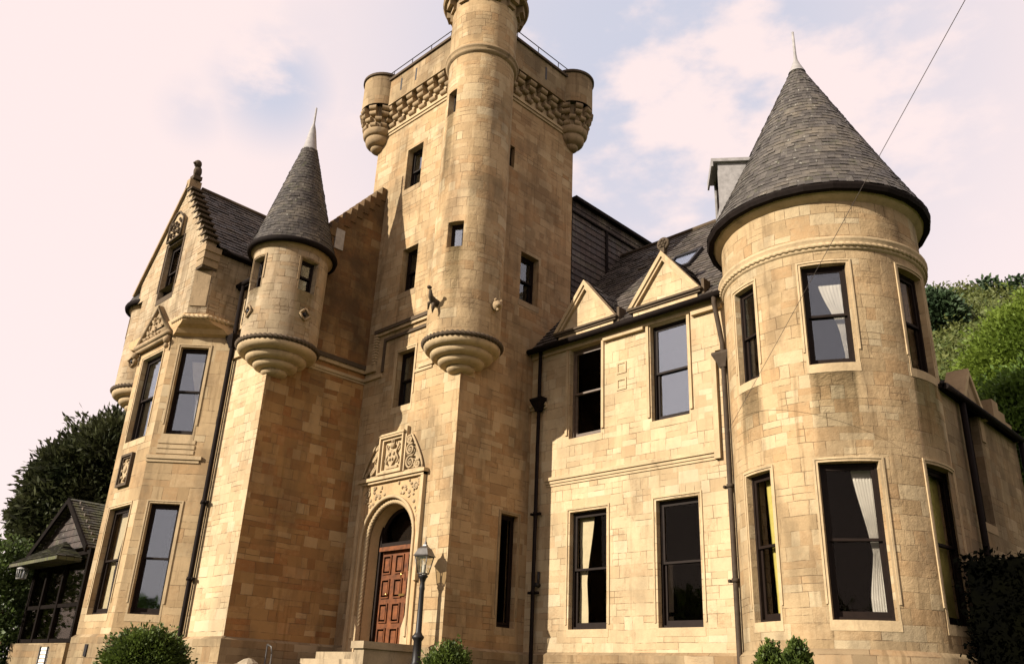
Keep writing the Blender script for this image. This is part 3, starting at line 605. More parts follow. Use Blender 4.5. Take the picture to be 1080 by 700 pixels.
def bartizan(c, r_):
    mb = MB(); mb.lathe(c, [(r_, 16.5), (r_, 17.55)], 40); b = mb.build('bartizan', M['battle'], H_)
    mb = MB(); mb.lathe(c, [(r_, 17.55), (r_+.05, 17.57), (r_+.05, 17.64), (r_-.15, 17.66), (0, 17.66)], 40, smooth=False); mb.build('coping', M['trimdark'], b)
    rr = r_-.2
    corbel_table('corbel_table', lambda u, d, z: (c[0]+(rr+d)*math.cos(u), c[1]+(rr+d)*math.sin(u), z), 0, 2*PI, 15.74, 3, .185, 2*PI/20, .19, b)
    mb = MB(); mb.lathe(c, [(rr+.02, 15.6), (rr+.02, 16.5)], 40); mb.lathe(c, rolls([(15.74, rr+.06), (15.52, rr-.04), (15.25, rr-.22)]), 40); mb.build('corbelling', M['trim2'], b)
bartizan((XL-.02, YT-.0), .66); bartizan((XT-.02, YB-.08), .64)
mb = MB()
rail = [(XL+.2, YT-.1, 17.9), (XT-.5, YT-.1, 17.9)]; mb.tube(rail, .014, 6)
for i in range(5): x = XL+.5+i*.9; mb.tube([(x, YT-.1, PZ+.05), (x, YT-.1, 17.9)], .012, 6)
mb.tube([(XT+.1, YT+.5, 17.9), (XT+.1, YB-.2, 17.9)], .014, 6)
for i in range(3): y = YT+1.2+i*.9; mb.tube([(XT+.1, y, PZ+.05), (XT+.1, y, 17.9)], .012, 6)
mb.build('railing', M['iron'], H_)

# ---- round stair turret on the tower corner
OC = (-14.47, 12.64); OR = .905; fo = fC(*OC, OR)
deg = lambda a, r_=OR: R(a)*r_
ow1 = (deg(-79), deg(-52), 9.88, 10.58); ow2 = (deg(-107), deg(-84), 13.95, 14.7)
mb = MB(); wall(mb, fo, deg(-180), deg(180), 7.6, 15.8, [ow1, ow2], du=.1, reveal=.3); mb.build('stair_turret_wall', M['round'], H_)
mb = MB(); wall(mb, fC(*OC, OR+.02), R(-180)*(OR+.02), R(180)*(OR+.02), 15.95, 17.6, [], du=.1); mb.build('stair_turret_wall', M['tower'], H_)
window(fo, *ow1, depth=.16, gl='glassp', rail=.04, seg=3, sill=False, label='small square window in the round stair turret', st=.03)
window(fo, *ow2, depth=.16, gl='glassp', rail=.04, seg=3, sill=False, label='highest small window in the round stair turret', st=.03)
mb = MB(); mb.lathe(OC, [(.45, 8), (.45, 17)], 20); mb.build('dark_lining', M['room'], H_)
rope(arc(OC, OR+.03, 7.6, -PI*.98, PI*.6, 220), .055, 'trimdark')
cove(OC, rolls([(7.56, OR+.02), (7.38, .76), (7.21, .56), (7.05, .34)]), 'corbelling', 'trim')
cove(OC, [(OR, 15.76), (OR+.05, 15.79), (OR+.09, 15.84), (OR+.05, 15.88), (OR+.11, 15.91), (OR+.12, 15.97), (OR+.03, 16.0)], 'turret_ring', 'trim2')
mb = MB(); 
for k in range(12):
    a = 2*PI*k/12+.1; f_ = lambda u, z, d: (OC[0]+(OR-d)*math.cos(a+u), OC[1]+(OR-d)*math.sin(a+u), z)
    mb.fbox(f_, -.13, .13, 17.62, 17.76, -.1, .1); mb.fbox(f_, -.13, .13, 17.76, 17.98, -.22, .1)
mb.lathe(OC, [(OR+.01, 17.55), (OR+.01, 18.0), (1.2, 18.0), (1.24, 18.06), (1.2, 18.12), (1.16, 18.14), (1.16, 18.7), (1.2, 18.72), (1.2, 18.8), (0, 18.85)], 48, smooth=False)
mb.build('turret_parapet', M['trim2'], H_)
# carved beasts on the turret
mb = MB(); a = R(-89); c = Vector((OC[0]+(OR+.12)*math.cos(a), OC[1]+(OR+.12)*math.sin(a), 8.45))
mb.tube([c+Vector((0, .15, -.02)), c, c+Vector((.06, -.14, .06)), c+Vector((.1, -.2, .2))], [.08, .09, .06, .035], 8); mb.blob(c+Vector((.11, -.24, .24)), (.05, .07, .045))
mb.tube([c+Vector((0, .0, .02)), c+Vector((-.14, -.02, -.02)), c+Vector((-.2, .02, -.16))], [.05, .04, .015], 6); mb.tube([c+Vector((.02, 0, -.03)), c+Vector((.05, -.05, -.2)), c+Vector((.03, -.02, -.3))], [.05, .035, .015], 6)
mb.build('gargoyle', M['trimdark'], H_)['label'] = 'winged stone beast leaning from the stair turret'
mb = MB(); a = R(8); c = Vector((OC[0]+(OR+.1)*math.cos(a), OC[1]+(OR+.1)*math.sin(a), 8.47)); mb.blob(c, (.13, .13, .14)); mb.blob(c+Vector((.1, -.06, -.03)), (.08, .08, .06)); mb.blob(c+Vector((.02, -.08, .12)), .04); mb.blob(c+Vector((.05, .08, .12)), .04)
mb.tube([c+Vector((.02, 0, -.05)), c+Vector((.08, -.05, -.18))], [.05, .03], 6); mb.build('gargoyle', M['trim2'], H_)['label'] = 'round stone beast head on the stair turret'

# ---- entrance
def doorway():
    DZ = .7
    hw, sp = .86, 3.2; cr = .86; yo = YT-.03
    def arch(r_, y, n=28): return [(DC-r_*math.cos(PI*i/n), y, sp+r_*math.sin(PI*i/n)) for i in range(n+1)]
    mb = MB(); X0, X1, ZT = DC-1.18, DC+1.18, 4.62
    mb.box(X0, DC-1.0, yo-.02, YT+.02, DZ, ZT); mb.box(DC+1.0, X1, yo-.02, YT+.02, DZ, ZT)
    A = arch(1.0, yo)
    for p, q in zip(A, A[1:]): mb.face([p, q, (q[0], yo, ZT), (p[0], yo, ZT)])
    mb.face([(X0, yo, ZT), (X1, yo, ZT), (X1, YT+.3, ZT), (X0, YT+.3, ZT)])
    # receding orders
    prev = None
    for i, (r_, y) in enumerate(((1.0, yo), (.98, yo+.05), (.93, yo+.06), (.92, yo+.14), (.86, yo+.15), (.80, yo+.42))):
        B = [(DC-r_, y, DZ)]+arch(r_, y)+[(DC+r_, y, DZ)]
        if prev:
            for p, q, s_, t in zip(prev, prev[1:], B[1:], B): mb.face([p, q, s_, t])
        prev = B
    o = mb.build('door_surround', M['bay'], H_)
    for r_, rad, mt in ((1.0, .04, 'trim'), (.9, .055, 'trim')):
        path = [(DC-r_, YT+(-.06 if r_ == 1 else .05), 1.0+.1*i) for i in range(22)]+arch(r_, YT+(-.06 if r_ == 1 else .05), 60)[1:]+[(DC+r_, YT+(-.06 if r_ == 1 else .05), 3.1-.1*i) for i in range(22)]
        s = MB(); dense = []
        for p, q in zip(path, path[1:]):
            k = max(1, int((Vector(q)-Vector(p)).length/.02)); dense += [Vector(p).lerp(Vector(q), j/k) for j in range(k)]
        s.tube(dense, rad, 10, twist=(0 if r_ == 1 else 70), amp=(0 if r_ == 1 else .2), strands=3); s.build('roll_moulding' if r_ == 1 else 'cable_moulding', M[mt], o)
    s = MB()   # label frame, cornice, jamb bases
    for x in (X0, X1): s.box(x-.05, x+.05, yo-.07, YT+.02, 2.2 if x == X1 else DZ, ZT+.02)
    s.box(X0-.12, X1+.12, yo-.13, YT+.02, ZT+.02, ZT+.1); s.box(X0-.05, X1+.05, yo-.08, YT+.02, ZT-.04, ZT+.02)
    for x, sg in ((DC-.95, 1), (DC+.95, -1)): s.prism([(x-.12, yo-.03, DZ), (x+.12, yo-.03, DZ), (x+.12, yo-.03, 1.2), (x, yo-.03, 1.5), (x-.12, yo-.03, 1.2)], (0, .12, 0))
    s.build('frame_moulding', M['trim'], o, .012)
    for sg in (-1, 1):   # carved spandrels
        s = MB()
        for k in range(26):
            t = k/25; x = DC+sg*(1.08-.9*t**1.1*random.uniform(.6, 1.05)); z = sp-.02+math.sqrt(max(0, 1.06**2-(x-DC)**2))+.06; zz = random.uniform(z, max(z+.02, ZT-.1))
            if zz < ZT-.07: s.blob((x, yo-.01, zz), (random.uniform(.03, .06), .03, random.uniform(.03, .05)), 0, 6, 4, .25)
        spiral = [(DC+sg*(.93+.10*(1-i/26)*math.cos(i*.5)), yo-.02, 4.35+.10*(1-i/26)*math.sin(i*.5)) for i in range(24)]; s.tube(spiral, .018, 6)
        s.build('carved_spandrel', M['carve'], o)
    # armorial panel with scrolled wings
    s = MB(); pc = DC-.06; p0, p1, z0, z1 = pc-.48, pc+.46, 4.76, 5.72
    for (w_, y) in ((.05, -.16), (.06, -.1)):
        k = 0 if w_ == .05 else .05
        s.box(p0+k, p0+k+w_, YT+y, YT+.02, z0+k, z1-k); s.box(p1-k-w_, p1-k, YT+y, YT+.02, z0+k, z1-k); s.box(p0+k+w_, p1-k-w_, YT+y, YT+.02, z1-k-w_, z1-k); s.box(p0+k+w_, p1-k-w_, YT+y, YT+.02, z0+k, z0+k+w_)
    s.box(p0+.11, p1-.11, YT-.02, YT+.02, z0+.1, z1-.1); s.box(p0-.03, p1+.03, YT-.18, YT+.02, z1, z1+.05); s.box(p1+.0, p1+.06, YT-.1, YT, z0, z1+.16)
    ap = s.build('armorial_panel', M['trim'], o, .008)
    s = MB(); cz = 5.24
    s.prism([(pc-.17, YT-.08, cz-.1), (pc-.02, YT-.08, cz-.28), (pc+.13, YT-.08, cz-.1), (pc+.13, YT-.08, cz+.13), (pc-.17, YT-.08, cz+.13)], (0, .07, 0))
    s.blob((pc-.02, YT-.08, cz+.22), (.09, .06, .08)); s.blob((pc-.02, YT-.09, cz+.34), (.03, .04, .06)); s.blob((pc+.05, YT-.09, cz+.36), (.02, .03, .07))
    for sg in (-1, 1):
        s.tube([(pc-.02+sg*(.19+.05*math.sin(i*.8)), YT-.07, cz-.22+i*.045) for i in range(12)], .025, 6); s.blob((pc-.02+sg*.08, YT-.1, cz+.02), (.04, .03, .05)); s.blob((pc-.02+sg*.05, YT-.1, cz-.12), (.03, .03, .04))
    s.box(pc-.25, pc+.2, YT-.07, YT, z0+.14, z0+.2); s.build('coat_of_arms', M['carve'], ap)
    for sg in (-1, 1):
        s = MB(); bx = pc+sg*.5
        for cx_, cz_, rr in ((.2, 4.95, .17), (.48, 4.87, .11), (.17, 5.27, .15), (.11, 5.52, .11)):
            s.tube([(bx+sg*cx_+rr*(1-i/34)*math.cos(i*.42*sg+1), YT-.06, cz_+rr*(1-i/34)*math.sin(i*.42+1)) for i in range(32)], [.032*(1-.5*i/32) for i in range(32)], 6)
            s.blob((bx+sg*cx_, YT-.06, cz_), (.035, .04, .035))
        s.tube([(bx+sg*(.66-.5*(i/14)**1.3), YT-.05, 4.78+.88*(i/14)**.95) for i in range(15)], .028, 6); s.tube([(bx, YT-.05, 4.76), (bx+sg*.7, YT-.05, 4.76)], .03, 6)
        for k in range(12): s.blob((bx+sg*random.uniform(.03, .4)*(1-k/14), YT-.03, 4.82+k*.07), .04, 0, 6, 4, .2)
        s.build('scrollwork', M['carve'], o)
    # door leaf, frame, transom, fanlight
    yd = YT+.42; w0 = .80
    s = MB(); s.box(DC-w0, DC-w0+.1, yd-.08, yd+.1, DZ, 3.95); s.box(DC+w0-.1, DC+w0, yd-.08, yd+.1, DZ, 3.95); s.box(DC-w0+.1, DC+w0-.1, yd-.1, yd+.1, 3.02, 3.1); s.box(DC-w0+.1, DC+w0-.1, yd-.07, yd+.1, 3.1, 3.2)
    s.tube([(DC+.78*math.cos(PI*i/24), yd, 3.2+.78*math.sin(PI*i/24)) for i in range(25)], .05, 6)
    fr = s.build('door', M['sash'], H_); fr['label'] = 'panelled red-brown entrance door under a round arch'
    s = MB()
    X0, X1 = DC-w0+.1, DC+w0-.1; s.box(X0, X1, yd, yd+.05, DZ+.02, 3.02)
    nx, nz = 3, 4
    cw = (X1-X0)/nx
    for i in range(nx):
        for j in range(nz):
            a, b = X0+i*cw+.08, X0+(i+1)*cw-.08; c, d = .82+j*.55, .82+j*.55+.44
            s.prism([(a, yd-.0, c), (b, yd-.0, c), (b, yd-.0, d), (a, yd-.0, d)], (0, .01, 0))
            s.box(a, b, yd-.035, yd+.0, c, c+.03); s.box(a, b, yd-.035, yd, d-.03, d); s.box(a, a+.03, yd-.035, yd, c+.03, d-.03); s.box(b-.03, b, yd-.035, yd, c+.03, d-.03)
            s.box(a+.07, b-.07, yd-.02, yd, c+.07, d-.07)
    s.box(DC-w0+.1, DC+w0-.1, yd-.12, yd-.1, 3.0, 3.1); s.build('door_leaf', M['door'], fr, .006)
    s = MB(); s.blob((DC-.35, yd-.06, 2.0), .035); s.box(DC+.1, DC+.3, yd-.045, yd-.035, 1.95, 2.0); s.tube([(DC+.2, yd-.03, 2.5), (DC+.2, yd-.1, 2.45), (DC+.2, yd-.1, 2.35)], .015, 6); s.build('door_handle', M['brass'], fr)
    s = MB(); s.box(DC-w0, DC+w0, yd+.06, yd+.07, 3.1, 4.1); s.build('fanlight', M['glassd'], fr)
    s = MB(); s.face([(DC-1, yd+.3, DZ), (DC+1, yd+.3, DZ), (DC+1, yd+.3, 4.2), (DC-1, yd+.3, 4.2)]); s.build('dark_lining', M['room'], fr)
doorway()

# ---- slate hung stair head behind the tower
mb = MB(); x1, x0, y0, y1, zt = XT+.0, -18.6, YB+.02, 20.0, 13.45
def hung(f, u0, u1, z0, z1, row=.2):
    n = round((z1-z0)/row)
    for i in range(n):
        a, b = z0+i*row, z0+(i+1)*row
        mb.face([f(u0, a, -.02), f(u1, a, -.02), f(u1, b, 0), f(u0, b, 0)], [(u0, i*row), (u1, i*row), (u1, (i+1)*row-.0005), (u0, (i+1)*row-.0005)]); mb.face([f(u0, a, 0), f(u1, a, 0), f(u1, a, -.02), f(u0, a, -.02)], [(0, i*row)]*4)
hung(fX(x1), y0, y1, 8.05, zt); hung(fY(y0), x0, x1, 13, zt); mb.face([(x1, y1, 8), (x0, y1, 8), (x0, y1, zt), (x1, y1, zt)])
hb = mb.build('slate_hung_wall', M['slatedark'], H_)
mb = MB(); mb.box(x0, x1+.16, y0, y1+.16, zt, zt+.1); mb.box(x1, x1+.06, y0, y1+.02, zt-.42, zt-.37); mb.box(x1, x1+.05, 17.95, 18.05, 8.2, zt-.42); mb.build('lead_flashing', M['gutter'], hb)

# ---- big round tower
BC = (-6.93, 15.85); BR = 1.96; fb = fC(*BC, BR); dB = lambda a: R(a)*BR
bl = [(dB(-123), dB(-102.7), 1.3, 3.88), (dB(-76.2), dB(-47.3), 1.3, 3.88), (dB(-20.7), dB(8), 1.3, 3.93)]
bu = [(dB(-123), dB(-105), 5.67, 7.62), (dB(-75.6), dB(-51.6), 5.67, 7.66), (dB(-20.5), dB(3), 5.67, 7.7)]
mb = MB(); wall(mb, fb, dB(-178), dB(178), .85, 7.95, bl+bu, du=.1, reveal=.36); wall(mb, fb, dB(-178), dB(178), 8.2, 9.02, [], du=.1); wt = mb.build('round_tower_wall', M['round'], H_)
cove(BC, [(BR+.09, GZ), (BR+.09, .78), (BR+.0, .87), (BR-.1, .87)], 'plinth', 'plinth')
lab = ['left', 'middle', 'right']
W3 = [('full', 'curtain2'), ('right', 'curtain'), ('full', 'curtain2')]
names = ['ground floor round tower window with an olive curtain, beside the downpipe', 'ground floor round tower window with a white gathered curtain', 'shaded ground floor round tower window']
for q, c_, nm in zip(bl, W3, names): window(fb, *q, depth=.11, surr=.045, cur=c_, gl='glassd', seg=6, label=nm)
names = ['first floor round tower window beside the downpipe', 'first floor round tower window with a swept net curtain', 'shaded first floor round tower window']
for q, c_, nm, g_ in zip(bu, [None, ('sweep', 'curtain'), None], names, ['glass', 'glass', 'glassd']): window(fb, *q, depth=.11, surr=.045, cur=c_, gl=g_, seg=6, label=nm)
mb = MB(); mb.lathe(BC, [(.95, .9), (.95, 8.9)], 24); mb.lathe(BC, [(.95, 4.4), (BR-.37, 4.4), (BR-.37, 4.9), (.95, 4.9)], 24); mb.lathe(BC, [(.95, 7.9), (BR-.37, 7.9)], 24); mb.build('dark_lining', M['room'], H_)
cove(BC, [(BR, 7.93), (BR+.04, 7.95), (BR+.05, 8.0), (BR+.02, 8.02), (BR+.1, 8.12), (BR+.11, 8.17), (BR+.04, 8.2), (BR, 8.22)], 'tower_ring', 'trim')
rope(arc(BC, BR+.045, 8.03, R(-178), R(60), 620), .042, 'trim', amp=.18)
cove(BC, [(BR-.02, 8.98), (BR+.03, 9.02), (BR+.10, 9.06), (BR+.17, 9.14), (BR+.17, 9.2)], 'eaves_course', 'trim', 64)
cove(BC, [(BR+.17, 9.12), (BR+.2, 9.10), (BR+.28, 9.12), (BR+.31, 9.2), (BR+.30, 9.27), (BR+.2, 9.3)], 'gutter', 'gutter', 26, False)
mb = MB(); cone_rows(mb, BC, BR+.24, 9.26, .14, 13.72, .125, 92, .05, .012); cr = mb.build('conical_roof', M['slatecone'], H_)
mb = MB(); mb.lathe(BC, [(.2, 13.66), (.1, 13.9), (.05, 14.05), (.035, 14.2), (.028, 14.9), (0, 14.92)], 20); mb.build('finial', M['lead'], cr)
# lead-cheeked dormer on the cone
a = R(-143); dv_ = Vector((math.cos(a), math.sin(a), 0)); tv = Vector((-dv_.y, dv_.x, 0)); oc = Vector((*BC, 0))
mb = MB(); mb.obox(oc, dv_, tv, .6, 2.0, -.42, -.36, 9.6, 10.98); mb.obox(oc, dv_, tv, .6, 2.0, .36, .42, 9.6, 10.98); mb.obox(oc, dv_, tv, .6, 2.0, -.36, .36, 9.5, 9.9); dm = mb.build('dormer', M['lead'], H_)
mb = MB(); mb.obox(oc, dv_, tv, .5, 2.14, -.5, .5, 10.98, 11.06); mb.prism([oc+dv_*2.14+tv*-.5+Vector((0, 0, 10.98)), oc+dv_*2.14+tv*.5+Vector((0, 0, 10.98)), oc+dv_*2.14+tv*.5+Vector((0, 0, 10.86)), oc+dv_*2.14+tv*-.5+Vector((0, 0, 10.86))][::-1], -dv_*.04); mb.build('dormer_roof', M['lead'], dm)
mb = MB()
for (t0, t1, z0, z1) in ((-.36, -.3, 9.9, 10.96), (.3, .36, 9.9, 10.96), (-.3, .3, 10.86, 10.96), (-.3, .3, 9.9, 9.98), (-.3, .3, 10.5, 10.56)): mb.obox(oc, dv_, tv, 1.9, 1.96, t0, t1, z0, z1)
mb.build('dormer_window', M['sash'], dm); mb = MB(); mb.obox(oc, dv_, tv, 1.92, 1.93, -.3, .3, 9.98, 10.86); mb.build('pane', M['glassd'], dm)
mb = MB()
for k in (0, 1): 
    s0 = oc+dv_*(1.98-k*.14)+tv*-.44; s1 = oc+dv_*(1.30-k*.14)+tv*-.44
    mb.tube([s0+Vector((0, 0, 9.7)), s1+Vector((0, 0, 11.0))], .022, 6)
mb.build('lead_flashing', M['lead'], dm)

# ---- gabled bay on the left
cant = ((-21.24, 8.44), (-20.05, 9.63)); fg = fY(8.44); fcR = fL(*cant[0], *cant[1])
gc = -22.35; bl0 = -23.3
b1 = (-22.91, -21.64, 1.3, 3.88); b2 = (-22.91, -21.68, 5.62, 7.98); c1 = (.30, 1.035, 1.3, 3.88); c2 = (.27, 1.0, 5.62, 7.98)
mb = MB(); wall(mb, fg, bl0, -21.24, .85, 8.3, [b1, b2]); wall(mb, fcR, 0, 1.683, .85, 8.3, [c1, c2]); wall(mb, fL(-24.49, 9.63, -23.3, 8.44), 0, 1.683, .85, 8.3, [])
mb.build('bay_wall', M['bayst'], H_)
mb = MB()
for (p, q) in (((-24.53, 9.55), (-23.34, 8.36)), ((-23.34, 8.36), (-21.2, 8.36)), ((-21.2, 8.36), (-19.97, 9.59))):
    f_ = fL(*p, *q); l = math.hypot(q[0]-p[0], q[1]-p[1]); mb.face([f_(0, GZ, 0), f_(l, GZ, 0), f_(l, .78, 0), f_(0, .78, 0)]); mb.face([f_(0, .78, 0), f_(l, .78, 0), f_(l, .87, .1), f_(0, .87, .1)])
mb.build('plinth', M['plinth'], H_)
window(fg, *b1, surr=.045, gl='glassd', cur=('left', 'curtain3'), label='ground floor front window of the bay')
window(fg, *b2, surr=.045, gl='glassp', label='first floor front window of the bay under a small pediment')
window(fcR, *c1, surr=.045, gl='glassm', label='ground floor side window of the bay reflecting clouds')
window(fcR, *c2, surr=.045, gl='glassm', cur=('sweep', 'curtain'), label='first floor side window of the bay with a net curtain')
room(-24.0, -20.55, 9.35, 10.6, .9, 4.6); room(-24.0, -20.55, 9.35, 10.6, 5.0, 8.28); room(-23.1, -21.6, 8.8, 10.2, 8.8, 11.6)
mb = MB()
mb.fbox(fcR, -.02, 1.35, 4.98, 5.07, -.06, .02); mb.fbox(fcR, -.02, 1.3, 4.9, 4.98, -.03, .02)
for i in range(3): mb.fbox(fcR, .18, 1.12, 5.12+i*.13, 5.12+i*.13+.1, -.02, .02)
mb.build('string_course', M['trim'], H_, .01)
# carved rose panel on the bay
mb = MB(); X0, X1, z0, z1 = -22.72, -22.05, 4.4, 5.25
for (k, w_, y) in ((0, .06, -.09), (.06, .04, -.05)): mb.box(X0+k, X0+k+w_, 8.44+y, 8.46, z0+k, z1-k); mb.box(X1-k-w_, X1-k, 8.44+y, 8.46, z0+k, z1-k); mb.box(X0+k+w_, X1-k-w_, 8.44+y, 8.46, z1-k-w_, z1-k); mb.box(X0+k+w_, X1-k-w_, 8.44+y, 8.46, z0+k, z0+k+w_)
o = mb.build('carved_panel', M['trimdark'], H_); mb = MB(); cx, cz = (X0+X1)/2, (z0+z1)/2
mb.prism([(cx-.16, 8.4, cz-.05), (cx, 8.4, cz-.25), (cx+.16, 8.4, cz-.05), (cx+.16, 8.4, cz+.2), (cx-.16, 8.4, cz+.2)], (0, .06, 0)); mb.blob((cx, 8.4, cz+.02), (.09, .05, .1))
for k in range(8): mb.blob((cx+.19*math.cos(k*PI/4), 8.41, cz+.25*math.sin(k*PI/4)), (.045, .04, .045))
mb.build('carving', M['carve'], o)
# pediment over the upper bay window
mb = MB(); pc, hw, zb, za = -22.3, .98, 8.42, 9.32; y = 8.36
mb.prism([(pc-hw, y, zb), (pc+hw, y, zb), (pc, y, za)], (0, .1, 0)); mb.box(pc-hw-.06, pc+hw+.06, y-.1, y+.1, zb-.1, zb); mb.box(pc-hw, pc+hw, y-.05, y+.1, zb-.2, zb-.1)
for sg in (-1, 1):
    q = [(pc+sg*(hw+.08), y-.07, zb), (pc, y-.07, za+.1), (pc, y-.07, za-.02), (pc+sg*(hw-.08), y-.07, zb)]; mb.prism(q if sg == -1 else q[::-1], (0, .17, 0)) if sg == 1 else mb.prism(q[::-1], (0, .17, 0))
    mb.blob((pc+sg*(hw-.02), y-.04, zb-.26), (.09, .1, .1)); mb.blob((pc+sg*(hw-.02), y-.02, zb-.42), (.06, .07, .08))
o = mb.build('bay_pediment', M['trim2'], H_)
mb = MB()
for k in range(34):
    t = random.random()*.72; x = pc+random.uniform(-1, 1)*(hw-.2)*(1-t); mb.blob((x, y-.01, zb+.07+t*(za-zb-.1)), (random.uniform(.03, .07), .05, random.uniform(.03, .06)), 0, 6, 4, .3)
mb.build('carving', M['carve'], o)
# corbelling from canted bay out to the square gable block
polyA = [(-24.49, 9.63), (-23.3, 8.44), (-21.24, 8.44), (-20.05, 9.63)]; polyB = [(-24.42, 8.86), (-24.02, 8.4), (-20.68, 8.4), (-20.28, 8.8)]
mb = MB(); prev = [(p[0], p[1], 8.3) for p in polyA]
pB = [(-24.5, 9.7), (-24.5, 8.8), (-24.05, 8.36), (-20.65, 8.36), (-20.2, 8.8), (-20.2, 9.7)]
pA = [(-24.6, 9.63), (-24.49, 9.63), (-23.3, 8.42), (-21.24, 8.42), (-20.1, 9.6), (-20.05, 9.64)]
prof = [(0, 8.28), (.25, 8.33), (.4, 8.42), (.42, 8.44), (.75, 8.5), (.95, 8.58), (1, 8.66), (1.0, 8.72), (.96, 8.76)]
ring = lambda t, z: [(a[0]+(b[0]-a[0])*t, a[1]+(b[1]-a[1])*t, z) for a, b in zip(pA, pB)]
for (t0, z0), (t1, z1) in zip(prof, prof[1:]):
    A, B = ring(t0, z0), ring(t1, z1)
    for k in range(5): mb.face([A[k], A[k+1], B[k+1], B[k]])
mb.face([(p[0], p[1], 8.76) for p in pB]); mb.build('corbelling', M['bay'], H_)
pp = []
for p, q in zip([pB[4], pB[5]][:0]+pB[2:], pB[3:]):
    k = int(math.hypot(q[0]-p[0], q[1]-p[1])/.02); pp += [(p[0]+(q[0]-p[0])*j/k, p[1]+(q[1]-p[1])*j/k, 8.66) for j in range(k)]
rope([p for p in pp if p[0] > -21.3], .055, 'trim')
# gable block
gl_, gr_ = -24.35, -20.35; gw = (-22.92, -21.98, 9.78, 11.48)
gtop = lambda u: 10.7+1.27*(2.0-abs(u-gc))
mb = MB(); wall(mb, fg, -24.0, -20.7, 8.74, 10.1, [(gw[0], gw[1], gw[2], 10.1)], reveal=.34)
wall(mb, fL(-20.7, 8.44, -20.35, 8.79), 0, .495, 8.74, 10.1); wall(mb, fX(gr_), 8.79, 13, 8.74, 10.72); wall(mb, fL(-24.35, 8.79, -24.0, 8.44), 0, .495, 8.74, 10.1); mb.face([(gl_, 13, GZ), (gl_, 8.79, 8.74), (gl_, 8.79, 10.72), (gl_, 13, 10.72)])
mb2 = MB(); us = [gl_, gw[0], gc, gw[1], gr_]
for a, b in zip(us, us[1:]):
    base = gw[3] if gw[0]-.01 < (a+b)/2 < gw[1] else 10.1
    mb.face([fg(a, base, 0), fg(b, base, 0), fg(b, gtop(b), 0), fg(a, gtop(a), 0)], [(a, base), (b, base), (b, gtop(b)), (a, gtop(a))])
a_, b_, c_, d_ = gw; rv = .34
mb.face([fg(a_, d_, 0), fg(b_, d_, 0), fg(b_, d_, rv), fg(a_, d_, rv)]); mb.face([fg(a_, 10.1, 0), fg(a_, 10.1, rv), fg(a_, d_, rv), fg(a_, d_, 0)]); mb.face([fg(b_, 10.1, rv), fg(b_, 10.1, 0), fg(b_, d_, 0), fg(b_, d_, rv)])
mb.build('gable_wall', M['gable'], H_)
window(fg, *gw, surr=.08, gl='glassd', label='attic window in the stepped gable', surrm='trimdark')
mb = MB()
for sg, xk in ((1, gr_),):
    for i, (e, z0, z1) in enumerate(((.02, 10.04, 10.1), (.05, 10.1, 10.3), (.09, 10.3, 10.5), (.13, 10.5, 10.66))): mb.box(min(xk-sg*.34, xk+sg*e), max(xk-sg*.34, xk+sg*e), 8.44-e*.4, 8.85, z0, z1, 1 if i == 0 else 0)  # lowest course coloured dark for the shade under the kneeler
    # little chamfer panel
mb.obox(Vector((-20.7, 8.44, 0)), Vector((.7071, .7071, 0)), Vector((.7071, -.7071, 0)), .03, .46, 0, .03, 9.0, 10.04)
mb.build('kneeler', [M['trim2'], M['trimdark']], H_, .012)
mb = MB(); n = 10
for i in range(n):     # crow steps on the right rake
    t0 = i/n; x1 = gc+2.02-2.02*t0; x0 = x1-.26; z = 10.66+(13.25-10.66)*t0
    mb.box(x0, x1-.02, 8.42, 8.72, z+.0, z+.17); mb.box(x0+.04, x1+.1, 8.385, 8.76, z+.17, z+.23, 1)
mb.build('crow_steps', [M['gable'], M['trimdark']], H_, .008)
mb = MB(); q = [(gc-2.3, 8.36, 10.42), (gc-.0, 8.36, 13.34), (gc-.0, 8.36, 13.46), (gc-2.38, 8.36, 10.44)]; mb.prism(q, (0, .4, 0)); mb.box(gc-.1, gc+.12, 8.36, 8.72, 13.25, 13.55); mb.build('coping', M['trim2'], H_)
mb = MB(); c = Vector((gc+.05, 8.55, 13.6)); mb.box(c.x-.13, c.x+.13, 8.42, 8.68, 13.58, 13.7); mb.blob(c+Vector((0, 0, .28)), (.13, .13, .2)); mb.blob(c+Vector((.03, -.05, .52)), (.11, .12, .13)); mb.blob(c+Vector((.05, -.15, .5)), (.045, .06, .045)); mb.tube([c+Vector((-.08, .05, .15)), c+Vector((-.13, .02, .35)), c+Vector((-.06, 0, .45))], .05, 6)
mb.tube([c+Vector((.09, -.08, .1)), c+Vector((.11, -.1, .28))], .045, 6); mb.build('finial', M['trimdark'], H_)['label'] = 'seated stone beast on the gable apex'
mb = MB(); cx, cz = gc-.1, 12.02   # carved panel over the attic window
q = [(cx-.42, 8.36, cz-.45), (cx+.42, 8.36, cz-.45), (cx+.42, 8.36, cz+.15), (cx+.1, 8.36, cz+.42), (cx-.1, 8.36, cz+.42), (cx-.42, 8.36, cz+.1)]; mb.prism(q, (0, .09, 0)); o = mb.build('carved_panel', M['carve'], H_)
mb = MB()
for k in range(22): mb.blob((cx+random.uniform(-.33, .33), 8.34, cz+random.uniform(-.36, .26)), (random.uniform(.03, .07), .05, random.uniform(.04, .08)), 0, 6, 4, .3)
for p, q_ in zip(q, q[1:]+q[:1]): mb.tube([Vector(p)+Vector((0, -.02, 0)), Vector(q_)+Vector((0, -.02, 0))], .035, 6)
mb.build('carving', M['trimdark'], o)
